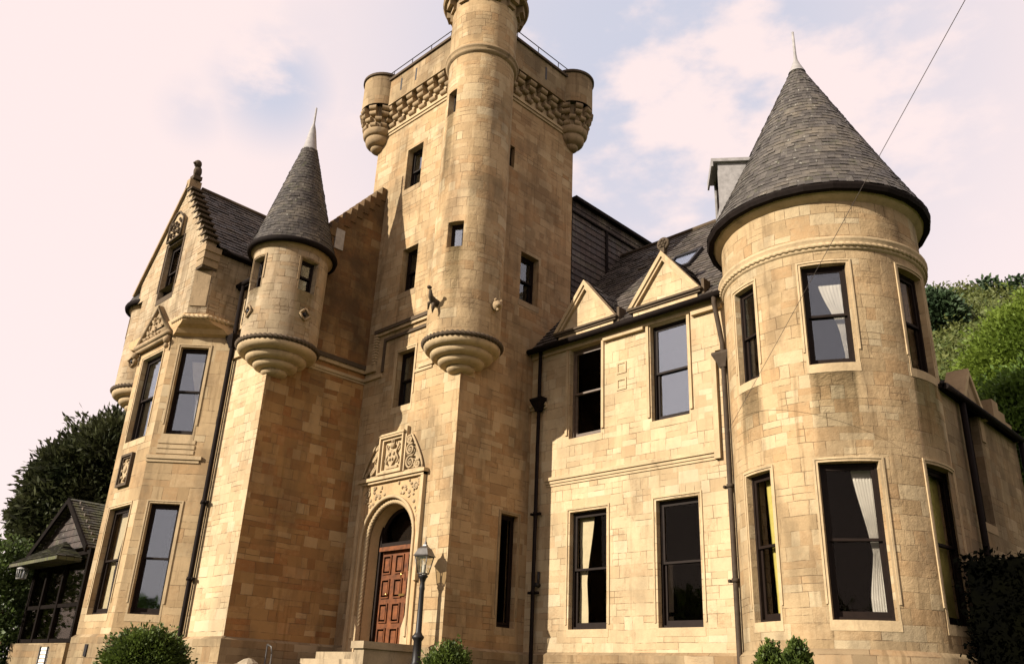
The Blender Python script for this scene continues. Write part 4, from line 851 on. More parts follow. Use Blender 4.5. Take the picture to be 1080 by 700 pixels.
mb = MB(); slate_slope(mb, (gr_+.15, 8.75, 10.68), (gr_+.15, 15, 10.68), (gc, 15, 13.4), (gc, 8.75, 13.4), .17, .02); slate_slope(mb, (gl_-.15, 15, 10.68), (gl_-.15, 8.75, 10.68), (gc, 8.75, 13.4), (gc, 15, 13.4), .17, .02); rg = mb.build('roof', M['slate'], H_)
mb = MB(); mb.tube([(gr_+.17, 8.95, 10.64), (gr_+.17, 12.5, 10.64)], .06, 8); mb.box(gr_, gr_+.15, 8.9, 12.5, 10.58, 10.66); mb.build('gutter', M['gutter'], H_)
mb = MB(); mb.tube([(gc, 8.8, 13.42), (gc, 15, 13.42)], .07, 8); mb.build('ridge', M['trimdark'], rg)

# ---- stair wing between bay and tower
WX, WY = -18.22, 9.66; fwf, fws = fY(WY), fX(WX)
mb = MB(); wall(mb, fwf, -20.3, WX, .85, 9.9); wall(mb, fwf, -24.9, -24.0, GZ, 10); mb.build('wing_wall', M['wing'], H_)
mb = MB(); wall(mb, fws, WY, YT+.02, .85, 7.85); mb.build('wing_wall', M['side'], H_)
wtop = lambda u: 9.94+1.2*(u-WY)
mb = MB(); wall(mb, fws, WY, YT+.02, 7.85, 9.94, top=wtop); wall(mb, lambda u, z, d: (WX-.4+d, WY+(YT-WY)-(u-WY), z), WY, YT, 7.85, 9.94, top=lambda u: wtop(WY+YT-u)); mb.build('crow_stepped_wall', M['sooty'], H_)
mb = MB(); n = 12; run = (YT+.02-10.3)/n
for i in range(n):
    y0 = 10.3+i*run; z = wtop(y0)-.1; mb.box(WX-.42, WX+.03, y0, y0+run*1.02 if i < n-1 else y0+run, z, z+run*1.2+.2)
mb.build('crow_steps', M['sooty'], H_, .015)
mb = MB(); slate_slope(mb, (-20.4, WY-.12, 9.86), (WX-.4, WY-.12, 9.86), (WX-.4, 13.0, 13.2), (-22, 13.0, 13.2), .17, .02); mb.build('roof', M['slate'], H_)
mb = MB(); mb.box(WX-2.2, WX+.09, WY-.09, YT, GZ, .8); mb.prism([(WX+.09, WY-.09, .8), (WX+.09, YT, .8), (WX-.02, YT, .87), (WX-.02, WY, .87)], (-.05, 0, 0)); mb.prism([(-20.2, WY-.09, .8), (WX+.09, WY-.09, .8), (WX, WY+.02, .87), (-20.2, WY+.02, .87)], (0, .05, 0)); mb.build('plinth', M['plinth'], H_)
mb = MB(); mb.tube([(-20.28, WY-.16, 9.82), (WX-.6, WY-.16, 9.82)], .07, 8); mb.box(-20.28, WX-.6, WY-.14, WY+.02, 9.72, 9.8); mb.build('gutter', M['gutter'], H_)
mb = MB(); mb.fbox(fws, 10.4, YT, 7.78, 7.9, -.12, .02); mb.build('string_course', M['trimdark'], H_, .02)
mb = MB(); mb.fbox(fws, 10.4, YT, 7.68, 7.78, -.08, .02); mb.fbox(fws, 10.2, YT, 7.46, 7.54, -.05, .02); mb.fbox(fws, 10.2, YT, 7.4, 7.46, -.02, .02); mb.fbox(ft, WX, -17.45, 7.46, 7.56, -.05, .02); mb.fbox(ft, WX, -17.72, 7.68, 7.9, -.08, .02)
mb.fbox(fwf, -20.1, WX-.5, 7.68, 7.9, -.08, .02)
mb.fbox(fwf, -20.1, WX-.9, 8.5, 8.6, -.07, .02); mb.build('string_course', M['trim'], H_, .015)

def corner_turret(c, r_, azs, tip, quat, tipcone=13.55):
    f = fC(*c, r_); d = lambda a: R(a)*r_; ops = [(d(a-hw), d(a+hw), 8.93, 9.8) for a, hw in azs]
    mb = MB(); wall(mb, f, d(-179), d(179), 7.6, 10.1, ops, du=.08, reveal=.3); mb.build('corner_turret_wall', M['turret'], H_)
    for (a, hw), q in zip(azs, ops): window(f, *q, depth=.14, surr=.025, seg=3, sill=False, gl='glass', label=None, surrm='trim2', st=.03)
    mb = MB(); mb.lathe(c, [(.45, 8), (.45, 10.1)], 20); mb.build('dark_lining', M['room'], H_)
    rope(arc(c, r_+.03, 7.6, R(-179), R(90), 260), .055, 'trimdark')
    cove(c, rolls([(7.55, r_+.03), (7.36, .74), (7.18, .54), (7.02, .32)]), 'corbelling', 'trim')
    cove(c, [(r_-.01, 10.0), (r_+.03, 10.06), (r_+.1, 10.12), (r_+.1, 10.18)], 'eaves_course', 'trim2')
    cove(c, [(r_+.1, 10.12), (r_+.14, 10.1), (r_+.2, 10.13), (r_+.22, 10.2), (r_+.2, 10.25), (r_+.1, 10.27)], 'gutter', 'gutter')
    mb = MB(); cone_rows(mb, c, r_+.13, 10.24, .2, tipcone, .105, 54, .04, .010); o = mb.build('conical_roof', M['slateturret'], H_)
    k = tip-tipcone; mb = MB(); mb.lathe(c, [(.235, tipcone-.28), (.22, tipcone-.02), (.19, tipcone+.02), (.09, tipcone+.45*k), (.045, tipcone+.58*k), (.03, tipcone+.62*k), (.026, tip), (0, tip+.01)], 18); mb.build('finial', M['lead'], o)
    for a in quat:
        mb = MB(); t = Vector((-math.sin(R(a)), math.cos(R(a)), 0)); n_ = Vector((math.cos(R(a)), math.sin(R(a)), 0)); p = Vector((c[0], c[1], 8.32))+n_*(r_-.02)
        q = [p+t*dx+Vector((0, 0, dz))+n_*.05 for dx, dz in ((0, -.16), (.15, 0), (0, .16), (-.15, 0))]
        for k in range(4): mb.tube([q[k], q[(k+1) % 4]], .028, 6)
        mb.blob(p+n_*.03, (.06, .06, .06), 1)
        mb.build('diamond_gunloop', [M['trim2'], M['iron']], H_)
corner_turret((-18.28, 9.89), .94, [(-87, 14.5), (1, 14.5)], 14.95, (-89, 3))
corner_turret((-24.75, 9.45), .93, [(-40, 14), (-120, 14)], 14.2, (-60,), 12.9)
# lead box beside the small cone
mb = MB(); mb.box(-18.45, -18.185, 11.02, 11.3, 10.95, 11.56); mb.build('lead_flashing', M['lead'], H_)

# ---- far service wing to the right
RX = -5.0; fr_ = fX(RX); rw = (17.55, 18.1, 3.3, 5.5)
mb = MB(); wall(mb, fr_, 15.9, 20.6, GZ, 5.5, [(17.5, 18.15, 3.3, 5.5)], reveal=.3); mb.face([(RX, 20.6, GZ), (RX-5, 20.6, GZ), (RX-5, 20.6, 5.6), (RX, 20.6, 5.6)]); mb.build('wing_wall', M['far'], H_)
window(fr_, 17.5, 18.15, 3.3, 5.5, depth=.15, gl='glassd', label='tall dormer window of the far service wing', surrm='trim2')
mb = MB(); slate_slope(mb, (RX+.1, 16.2, 5.55), (RX+.1, 20.5, 5.55), (RX-2.2, 20.5, 8.0), (RX-2.2, 16.2, 8.0)); mb.build('roof', M['slate'], H_)
mb = MB(); mb.box(RX, RX+.14, 16.0, 20.5, 5.5, 5.58); mb.tube([(RX+.16, 16.0, 5.52), (RX+.16, 20.5, 5.52)], .06, 8); mb.tube([(RX+.1, 17.0, 5.5), (RX+.1, 17.0, GZ)], .06, 8); mb.tube([(RX+.12, 20.55, 5.5), (RX+.12, 20.55, GZ)], .06, 8); mb.build('gutter', M['gutter'], H_)
mb = MB(); yc = 17.83
mb.prism([(RX+.03, yc-.62, 5.5), (RX+.03, yc+.62, 5.5), (RX+.03, yc, 6.3)], (-.3, 0, 0)); mb.box(RX-.1, RX+.02, yc-.6, yc-.37, 5.0, 5.5); mb.box(RX-.1, RX+.02, yc+.37, yc+.6, 5.0, 5.5); dg = mb.build('dormer', M['trim2'], H_)
mb = MB(); 
for sg in (-1, 1):
    q = [(RX+.08, yc+sg*.72, 5.48), (RX+.08, yc, 6.42), (RX+.08, yc, 6.26), (RX+.08, yc+sg*.58, 5.48)]; mb.prism(q if sg == 1 else q[::-1], (-.42, 0, 0))
mb.build('coping', M['trim'], dg); mb = MB(); slate_slope(mb, (RX-.3, yc-.62, 5.6), (RX-.3, yc-.62, 5.6), (RX-1.0, yc, 6.28), (RX-.3, yc, 6.28)); mb.build('dormer_roof', M['slate'], dg)
mb = MB()
for i in range(4): mb.box(RX-.35, RX+.08, 19.05+i*.38, 19.05+(i+1)*.38, 5.5, 6.1-i*.16)
mb.build('crow_steps', M['trim2'], H_, .015)

# ---- rainwater pipes
def downpipe(x, y, ztop, zhop, zbot, mat, r_=.045, kick=(0, 0), shoe=True):
    mb = MB(); pts = [(x+kick[0], y+kick[1], ztop), (x+kick[0], y+kick[1], ztop-.15), (x, y, zhop+.25)] if kick != (0, 0) else [(x, y, ztop)]
    mb.tube(pts+[(x, y, zbot+.25)]+([(x-.02, y-.05, zbot+.1), (x-.1, y-.15, zbot)] if shoe else []), r_, 10)
    for z in (zbot+.6, zbot+2.4, zbot+4.2): 
        if z < zhop: mb.tube([(x, y, z), (x, y, z+.07)], r_*1.35, 10); mb.box(x-.14, x+.14, y+r_*.4, y+r_*.4+.04, z, z+.06); mb.blob((x-.13, y+.0, z+.03), .035); mb.blob((x+.13, y+.0, z+.03), .035)
    o = mb.build('downpipe', M[mat], H_)
    h = MB(); A = [(.08, .06, zhop-.28), (.1, .08, zhop-.2), (.17, .12, zhop-.06), (.2, .14, zhop), (.2, .14, zhop+.05)]
    for (a, b, c), (d, e, g) in zip(A, A[1:]):
        q0 = [(x-a, y-b, c), (x+a, y-b, c), (x+a, y+.07, c), (x-a, y+.07, c)]; q1 = [(x-d, y-e, g), (x+d, y-e, g), (x+d, y+.07, g), (x-d, y+.07, g)]
        for k in range(4): h.face([q0[k], q0[(k+1) % 4], q1[(k+1) % 4], q1[k]])
    h.face([(x-.2, y-.14, zhop+.05), (x+.2, y-.14, zhop+.05), (x+.2, y+.07, zhop+.05), (x-.2, y+.07, zhop+.05)]); h.build('hopper', M[mat], o); return o
downpipe(-13.98, 14.88, 8.05, 6.75, -.3, 'gutter')['label'] = 'black downpipe in the corner of the tower'
downpipe(-8.72, 14.86, 8.05, 6.7, -.3, 'pipe', .055, (-.1, -.08))['label'] = 'brown-painted downpipe with a square hopper beside the round tower'
mb = MB(); mb.tube([(-8.6, 14.86, 6.9), (-8.6, 14.86, .5)], .025, 6); mb.build('conduit', M['pipe'], H_)
downpipe(-20.0, 9.52, 9.75, 8.25, -.3, 'gutter', .06)['label'] = 'black downpipe between the bay and the wing'

mb = MB(); mb.tube([(XT+.45, 14.99, 2.3), (XT+.45, 14.85, 2.3)], .05, 8); mb.tube([(XT+.45, 14.96, 2.25), (XT+.45, 14.96, 2.6)], .03, 8); mb.build('outside_tap', M['iron'], H_)
mb = MB(); mb.box(-22.3, -22.15, 8.33, 8.37, .35, .62); mb.build('air_vent', M['iron'], H_)

# ------------------------------------------------------------------ entrance steps and cheek wall
t = empty('entrance_steps', (DC, 11.5, GZ), 'pale stone steps rising to the arched entrance door', 'steps')
for i in range(7):
    z = .66-i*.16; mb = MB(); mb.box(DC-1.05-.14*i, -15.48, 12.42-(i+1)*.3-.5, 12.42-.0-(.3*i if i else 0), z-.16, z); mb.build('step', M['step'], t, .012)
mb = MB(); mb.box(-15.42, -15.09, 11.12, 12.42, GZ, .7); mb.box(-15.47, -15.04, 11.06, 12.43, .7, .84); cw = mb.build('cheek_wall', M['step'], None, .02)
tag(cw, 'low stone cheek wall beside the entrance steps, behind the lamp post', 'wall')
mb = MB(); mb.tube([(-17.95, 10.6, GZ), (-17.95, 10.6, .75)], .022, 8); mb.tube([(-17.95, 10.6, .75), (-17.8, 10.62, .7), (-17.75, 10.62, .55)], .018, 8); mb.tube([(-17.75, 10.62, .55), (-17.75, 10.62, GZ)], .018, 8)
tag(mb.build('handrail', M['lampmetal'], None), 'thin metal handrail at the left of the entrance steps', 'handrail')
def P_at(bearing, Y): return (math.tan(R(bearing))*Y, Y)
for i, (b, y, s, z, lb) in enumerate([(-61.0, 9.35, .3, .33, 'pale rounded rock in the heap by the wing corner, the leftmost'), (-60.4, 9.7, .34, .42, 'largest rock of the heap by the wing corner'), (-59.6, 9.5, .26, .30, 'small grey rock at the front of the heap'), (-59.0, 9.9, .28, .36, 'rock at the right end of the heap near the handrail')]):
    x, y = P_at(b, y); mb = MB(); mb.blob((x, y, z-.25), (s*.8, s*.7, s*.75), 0, 9, 7, .16); tag(mb.build('rock', M['rock'], None), lb, 'rock', 'rocks heaped by the entrance')
mb = MB(); mb.box(-18.0, -16.7, 9.2, 10.5, GZ, 0.05); tag(mb.build('rockery_bed', M['plinth'], None, .05), 'low stone-edged bed under the heap of rocks', 'garden bed')

# ------------------------------------------------------------------ lamp post
lx, ly = -14.62, 12.12
t = empty('street_lamp', (lx, ly, GZ), 'black cast iron lamp post with a glazed lantern in front of the tower', 'lamp post')
mb = MB(); c = (lx, ly); mb.lathe(c, [(.16, GZ), (.16, GZ+.15), (.12, GZ+.2), (.11, .2), (.09, .4), (.115, .45), (.09, .5), (.085, .9), (.12, .95), (.13, .99), (.09, 1.03), (.065, 1.08), (.052, 1.9), (.062, 1.95), (.055, 2.0), (.05, 2.08), (.075, 2.16), (.11, 2.2), (.1, 2.23), (0, 2.24)], 20); mb.build('post', M['iron'], t)
z0 = 2.24; mb = MB(); q = lambda r_, z, k: (lx+r_*math.cos(PI/4+PI/2*k+.35), ly+r_*math.sin(PI/4+PI/2*k+.35), z)
for k in range(4): mb.tube([q(.12, z0+.02, k), q(.21, z0+.38, k)], .012, 6); mb.tube([q(.12, z0+.02, k), q(.12, z0+.02, k+1)], .014, 6); mb.tube([q(.21, z0+.38, k), q(.21, z0+.38, k+1)], .018, 6)
ln = mb.build('lantern', M['lampmetal'], t)
mb = MB()
for (a, b, c_, d) in ((.26, .40, .23, .43), (.23, .43, .15, .56), (.15, .56, .06, .62), (.06, .62, .05, .65)):
    for k in range(4): mb.face([q(a, z0+b-.02, k), q(a, z0+b-.02, k+1), q(c_, z0+d-.02, k+1), q(c_, z0+d-.02, k)])
mb.face([q(.26, z0+.38, k) for k in range(4)]); mb.lathe((lx, ly), [(.03, z0+.62), (.035, z0+.66), (.012, z0+.7), (.006, z0+.8), (0, z0+.81)], 10); mb.build('lantern_cap', M['lampmetal'], ln)
mb = MB()
for k in range(4): mb.face([q(.115, z0+.03, k), q(.115, z0+.03, k+1), q(.205, z0+.375, k+1), q(.205, z0+.375, k)])
mb.build('pane', M['lampglass'], ln); mb = MB(); mb.lathe((lx, ly), [(.02, z0), (.035, z0+.08), (.03, z0+.2), (0, z0+.22)], 10); mb.build('bulb', M['white'], ln)

# ------------------------------------------------------------------ leaves
def leaves(name, pts, size, mat, parent=None, dirs=None, elong=1.6, seed=1, droop=0.):
    g = np.random.default_rng(seed); n = len(pts); P = np.asarray(pts, dtype=np.float64)
    nrm = g.normal(size=(n, 3)); nrm /= np.linalg.norm(nrm, axis=1)[:, None]
    if dirs is None: d = g.normal(size=(n, 3)); d[:, 2] -= droop
    else: d = np.asarray(dirs)+g.normal(size=(n, 3))*.35
    d /= np.linalg.norm(d, axis=1)[:, None]; s = np.cross(d, nrm); s /= np.linalg.norm(s, axis=1)[:, None]+1e-9
    sz = size*g.uniform(.6, 1.35, n)[:, None]; a = d*sz*elong*.5; b = s*sz*.5
    V = np.stack([P-a, P+b*.9+a*.1, P+a, P-b*.9+a*.1], 1).reshape(-1, 3)
    me = bpy.data.meshes.new(name); me.vertices.add(4*n); me.vertices.foreach_set('co', V.ravel()); me.loops.add(4*n); me.loops.foreach_set('vertex_index', np.arange(4*n)); me.polygons.add(n); me.polygons.foreach_set('loop_start', np.arange(0, 4*n, 4)); me.polygons.foreach_set('loop_total', np.full(n, 4)); me.materials.append(mat); me.update(); me.validate()
    o = bpy.data.objects.new(name, me); COL.objects.link(o)
    if parent is not None: o.parent = parent; o.matrix_parent_inverse = parent.matrix_world.inverted()
    return o
def clumps(blobs, ntw, per, spread, seed=1, shell=.55):
    g = np.random.default_rng(seed); B = np.array([b[:6] if len(b) > 5 else (b[0], b[1], b[2], b[3], b[3], b[3]) for b in blobs], float); vol = B[:, 3]*B[:, 4]*B[:, 5]; vol = vol**.75; vol /= vol.sum()
    idx = g.choice(len(B), ntw, p=vol); u = g.normal(size=(ntw, 3)); u /= np.linalg.norm(u, axis=1)[:, None]; r = shell+(1-shell)*g.random(ntw)**.7
    r *= 1+.18*g.normal(size=ntw)*.6
    C = B[idx, :3]+u*r[:, None]*B[idx, 3:]
    P = np.repeat(C, per, 0)+g.normal(size=(ntw*per, 3))*spread; D = np.repeat(u, per, 0); return P, D
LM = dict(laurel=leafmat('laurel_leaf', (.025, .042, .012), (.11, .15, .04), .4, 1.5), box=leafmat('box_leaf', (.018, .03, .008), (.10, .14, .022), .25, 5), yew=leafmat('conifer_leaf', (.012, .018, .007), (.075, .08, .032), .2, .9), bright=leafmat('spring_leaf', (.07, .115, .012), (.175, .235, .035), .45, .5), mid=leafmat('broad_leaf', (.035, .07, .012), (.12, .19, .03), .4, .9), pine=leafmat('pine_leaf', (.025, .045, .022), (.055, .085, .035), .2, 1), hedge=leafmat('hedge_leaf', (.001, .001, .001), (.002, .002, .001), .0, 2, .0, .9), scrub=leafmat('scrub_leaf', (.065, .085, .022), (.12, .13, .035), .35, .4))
def bush(x, y, rx, rz, cz, label, seed, group, n=1500):
    t = empty('box_bush', (x, y, GZ), label, 'bush', group)
    g_ = np.random.default_rng(seed+50); P, D = clumps([(x, y, cz, rx, rx, rz)], n, 9, .04*rx/.5, seed, .8)
    u_ = g_.normal(size=(int(n*.05), 3)); u_[:, 2] = np.abs(u_[:, 2]); u_ /= np.linalg.norm(u_, axis=1)[:, None]; sh = np.repeat(np.array([x, y, cz])+u_*np.array([rx, rx, rz])*g_.uniform(1.0, 1.16, (len(u_), 1)), 5, 0); P = np.vstack([P, sh+g_.normal(size=sh.shape)*.02])
    q_ = (P-np.array([x, y, cz])); az = np.arctan2(q_[:, 1], q_[:, 0]); P = np.array([x, y, cz])+q_*(1+.05*np.sin(az*3+seed)+.04*np.sin(az*7+q_[:, 2]*6/rz+seed*2))[:, None]; P = P[P[:, 2] > GZ]
    D = (P-np.array([x, y, cz])); D /= np.linalg.norm(D, axis=1)[:, None]
    leaves('foliage', P, .045 if rx > .5 else .034, LM['box'], t, D, 1.7, seed)
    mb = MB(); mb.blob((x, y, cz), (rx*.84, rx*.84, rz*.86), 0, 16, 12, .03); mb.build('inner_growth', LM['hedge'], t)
    mb = MB(); mb.tube([(x, y, GZ-.05), (x, y, cz)], [.05, .03], 8)
    for k in range(14):
        v = Vector((random.gauss(0, 1), random.gauss(0, 1), random.gauss(.2, 1))).normalized(); e = Vector((x+v.x*rx*1.04, y+v.y*rx*1.04, max(GZ+.1, cz+v.z*rz*1.04))); mb.tube([(x, y, cz-.1), e], [.012, .004], 5)
    mb.build('stem', M['bark'], t)
bush(-17.52, 7.75, .77, .7, .07, 'largest round clipped box bush, in front of the bay', 3, 'clipped box bushes along the house', 2600)
bush(-12.82, 11.4, .45, .58, .18, 'round clipped box bush at the foot of the lamp post', 4, 'clipped box bushes along the house')
bush(-7.05, 12.9, .225, .46, .40, 'left one of the two small egg-shaped box bushes by the round tower', 5, 'clipped box bushes along the house', 700)
bush(-6.6, 12.9, .21, .46, .44, 'right one of the two small egg-shaped box bushes by the round tower', 6, 'clipped box bushes along the house', 700)

def tree(name, base, blobs, label, cat, leafm, n, per, size, spread, seed, group=None, trunk=.3, elong=1.6, shell=.5, droop=0.):
    t = empty(name, base, label, cat, group); bx, by, bz = base
    P, D = clumps(blobs, n, per, spread, seed, shell); leaves('crown', P, size, leafm, t, D if droop == 0 else None, elong, seed, droop)
    mb = MB(); top = max(b[2] for b in blobs); cx = sum(b[0] for b in blobs)/len(blobs); cy = sum(b[1] for b in blobs)/len(blobs)
    mb.tube([(bx, by, bz-.3), (bx+.1, by, bz+(top-bz)*.35), ((bx+cx)/2, (by+cy)/2, bz+(top-bz)*.7), (cx, cy, top)], [trunk, trunk*.75, trunk*.45, trunk*.15], 10)
    for b in blobs[:14]: mb.tube([(bx+.1, by, bz+(top-bz)*random.uniform(.25, .6)), ((bx+b[0])/2+.2, (by+b[1])/2, (b[2]+bz+(top-bz)*.5)/2), (b[0], b[1], b[2])], [trunk*.35, trunk*.22, trunk*.06], 6)
    mb.build('trunk', M['bark'], t); return t
def at(px, py, dist):      # direction of a photo point, used to read positions off the survey
    v = (r2*((px-540)/902.74)-u2*((py-350)/902.74)+fw).normalized(); return Vector((v.x, v.y, v.z))*(dist/math.hypot(v.x, v.y))

# ------------------------------------------------------------------ porch annexe at far left
px0, px1, py, zt, ze = -28.9, -24.45, 8.8, 4.52, 3.15; pcx = -26.45
t = empty('timber_porch', (pcx, py, GZ), 'dark timber garden porch with a slated gable left of the stone bay', 'porch')
mb = MB(); mb.prism([(px0+.15, py, ze), (px1, py, ze), (pcx, py, zt)], (0, .15, 0)); n = 7
for i in range(n):
    z = ze+(zt-ze)*i/n; k = 1-i/n; mb.prism([(pcx-(pcx-px0-.2)*k, py-.03, z), (pcx+(px1-pcx-.05)*k, py-.03, z), (pcx+(px1-pcx-.05)*k, py-.005, z+(zt-ze)/n), (pcx-(pcx-px0-.2)*k, py-.005, z+(zt-ze)/n)], (0, .02, 0))
mb.build('gable', M['slatedark'], t)
mb = MB()
slate_slope(mb, (px1+.2, py-.25, ze-.1), (px1+.2, 13, ze-.1), (pcx, 13, zt+.08), (pcx, py-.25, zt+.08), .15); slate_slope(mb, (px0-.1, 13, ze-.15), (px0-.1, py-.25, ze-.15), (pcx, py-.25, zt+.08), (pcx, 13, zt+.08), .15); mb.build('roof', M['slatemoss'], t)
mb = MB()
for sx, ex in ((px0-.1, ze-.15), (px1+.2, ze-.1)):
    q = [(sx, py-.28, ex-.12), (pcx, py-.28, zt-.08), (pcx, py-.28, zt+.1), (sx, py-.28, ex+.06)]; mb.prism(q if sx < pcx else q[::-1], (0, .06, 0))
mb.build('bargeboard', M['wood'], t)
mb = MB()
for x in (-28.6, -27.5, -26.2, -24.6): mb.box(x-.06, x+.06, py-.02, py+.12, .7, ze)
for z in (.7, 1.6, 2.95): mb.box(-28.6, -24.6, py, py+.1, z, z+.1)
mb.box(-28.6, -28.5, py, 12.5, .7, ze); mb.build('timber_frame', M['wood'], t)
mb = MB(); mb.box(-28.5, -24.6, py+.04, py+.05, .8, 2.95); mb.build('pane', M['glassd'], t); mb = MB(); mb.box(-28.5, -24.6, py+.9, py+1.0, GZ, 3.1); mb.build('dark_lining', M['room'], t)
mb = MB(); mb.box(-28.8, -24.5, py-.12, py+.2, GZ, .68); mb.build('base_wall', M['plinth'], t)
mb = MB(); cx0, cx1, cy = -29.0, -25.1, 8.15; pk = (-26.6, py, 3.42)
slate_slope(mb, (cx0, cy, 2.86), (cx1, cy, 2.86), pk, pk, .15); slate_slope(mb, (cx1, cy, 2.86), (cx1, py, 2.86), pk, pk, .15); slate_slope(mb, (cx0, py, 2.86), (cx0, cy, 2.86), pk, pk, .15); mb.box(cx0, cx1, cy, py, 2.76, 2.85); mb.build('canopy', M['slatemoss'], t)
lxp, lyp = -28.1, 8.3; l = empty('porch_lantern', (lxp, lyp, 2.4), 'small white framed lantern hanging below the porch canopy', 'lantern')
mb = MB(); 
for k in range(6): a = PI*k/3; mb.tube([(lxp+.13*math.cos(a), lyp+.13*math.sin(a), 2.42), (lxp+.15*math.cos(a), lyp+.15*math.sin(a), 2.68)], .012, 6)
mb.lathe((lxp, lyp), [(0, 2.38), (.14, 2.4), (.14, 2.43)], 12); mb.lathe((lxp, lyp), [(.17, 2.67), (.16, 2.7), (.05, 2.76), (.015, 2.78), (.015, 2.8)], 12); mb.build('frame', M['lead'], l); mb = MB(); mb.lathe((lxp, lyp), [(.12, 2.43), (.13, 2.67)], 12); mb.build('pane', M['lampglass'], l)
mb = MB(); mb.box(-27.0, -25.7, 7.1, 7.45, GZ, .55); mb.box(-27.05, -25.65, 7.05, 7.5, .55, .64); tag(mb.build('garden_wall', M['plinth'], None, .03), 'low grey stone garden wall in front of the timber porch', 'wall')
b = empty('garden_chair', (-24.0, 7.5, GZ), 'pale slatted garden chair beside the bay', 'chair')
mb = MB(); bx, by = -24.2, 7.55
for x in (0, .5):
    for y in (0, .45): mb.tube([(bx+x, by+y, GZ), (bx+x, by+y, .0 if y == 0 else .55)], .025, 6)
mb.build('frame', M['iron'], b); mb = MB()
for i in range(6): mb.box(bx-.02, bx+.52, by+.0+i*.075, by+.055+i*.075, -.02, .01)
mb.build('seat', M['white'], b); mb = MB()
for i in range(5): mb.box(bx-.02, bx+.52, by+.46, by+.49, .1+i*.09, .17+i*.09)
mb.build('backrest', M['white'], b)

# ------------------------------------------------------------------ trees
def bl_at(lst): return [(*at(p[0], p[1], p[2]), *p[3:]) for p in lst]
d = 38
B = bl_at([(110, 488, d, 1.6, 1.8, 1.8), (80, 505, d, 1.5, 1.7, 1.6), (56, 525, d, 1.1, 1.3, 1.2), (38, 545, d, .8, 1.0, .9), (120, 510, d, 1.7, 2, 2.0), (84, 540, d, 1.9, 2, 1.8), (62, 568, d, 1.5, 1.8, 1.4), (112, 565, d+1, 2.2, 2.3, 2.0), (96, 468, d, .6, .7, 1.0), (120, 464, d, .8, .8, 1.1), (68, 492, d, .6, .7, .9), (132, 470, d, 1.0, 1, 1.2), (40, 526, d, .5, .6, .6), (24, 545, d, .45, .5, .45), (140, 520, d, 2.0, 2, 2.6), (88, 605, d, 2.3, 2.2, 2.0)])
tree('yew_tree', (-36, 12, -1.2), B, 'large dark evergreen tree behind the timber porch', 'tree', LM['yew'], 8000, 12, .11, .15, 11, trunk=.5, elong=2.8, shell=.6)
d = 31
B = bl_at([(8, 600, d, .7), (-12, 595, d, .9), (20, 612, d, .5), (-5, 630, d, 1.1), (22, 585, d, .5), (12, 575, d, .4), (30, 600, d, .6), (0, 660, d, 1.2), (12, 650, d, .8), (5, 690, d, 1.0), (-10, 700, d, 1.2)])
tree('laurel_shrub', (*at(5, 640, d).xy, -1.2), B, 'light green leafy shrub left of the porch under the evergreen', 'shrub', LM['laurel'], 1300, 10, .09, .12, 12, trunk=.08)
d = 34
B = bl_at([(1062, 395, d, 1.6), (1082, 358, d, 1.3), (1116, 390, d, 2.4), (1042, 430, d, 1.0), (1068, 430, d, 1.8), (1094, 440, d, 2.1), (1026, 462, d, .7), (1068, 345, d, .8), (1052, 364, d, .8), (1125, 350, d, 1.7), (1040, 398, d, .8), (1092, 332, d, .9)])
tree('broadleaf_tree', (*at(1080, 560, d).xy, 3.5), B, 'tall bright spring-green tree on the slope right of the round tower', 'tree', LM['bright'], 9000, 14, .10, .16, 13, trunk=.3, shell=.35, elong=1.5)
d = 27
B = bl_at([(1060, 470, d, 1.2), (1090, 470, d, 1.8), (1075, 520, d, 1.6), (1100, 560, d, 2), (1045, 440, d, .7), (1072, 580, d, 1.3), (1110, 430, d, 1.5), (1085, 620, d, 1.5), (1068, 425, d, .9)])
tree('broadleaf_tree', (*at(1100, 640, d).xy, -.4), B, 'darker glossy-leaved tree just behind the far service wing', 'tree', LM['mid'], 6000, 12, .095, .12, 14, trunk=.25, shell=.4)
d = 70
B = bl_at([(993, 324, d, 1.3, 1.3, 1.0), (1004, 334, d, 1.1, 1.1, .6), (988, 337, d, 1.4, 1.4, .9), (984, 319, d, 1.0, 1.0, .8), (976, 330, d, 1.4)])
tree('pine_tree', (*at(993, 350, d).xy, at(993, 350, d).z-.5), B, 'dark blue-green pine on the hillside beside the round tower roof', 'tree', LM['pine'], 1800, 12, .26, .22, 15, trunk=.25)
for i, (px, sz) in enumerate(((1030, .9), (1042, 1.3), (1062, .8), (1078, 1.2))):
    v = at(px, 300, 88); gx, gy = v.x, v.y; h0 = 36.6
    tree('hilltop_tree', (gx, gy, h0), [(gx, gy, h0+1.5*sz, sz, sz, sz*.7), (gx+.7*sz, gy, h0+1.1*sz, sz*.7, sz*.7, sz*.5)], 'tiny dark tree on the skyline of the hill', 'tree', LM['pine'], 60, 8, .3, .2, 30+i, group='tiny trees on the skyline', trunk=.12)
# dark hedge at right
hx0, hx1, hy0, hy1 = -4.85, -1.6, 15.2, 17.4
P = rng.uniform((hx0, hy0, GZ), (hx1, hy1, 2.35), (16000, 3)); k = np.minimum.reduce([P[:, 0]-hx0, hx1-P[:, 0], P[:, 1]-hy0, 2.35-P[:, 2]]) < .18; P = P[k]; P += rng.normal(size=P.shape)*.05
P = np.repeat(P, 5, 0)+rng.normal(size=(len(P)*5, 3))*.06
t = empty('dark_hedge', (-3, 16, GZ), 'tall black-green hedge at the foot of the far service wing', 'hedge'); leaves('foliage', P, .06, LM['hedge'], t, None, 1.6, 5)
mb = MB(); mb.box(hx0+.1, hx1-.1, hy0+.1, hy1-.1, GZ, 2.28); mb.build('inner_growth', LM['hedge'], t)

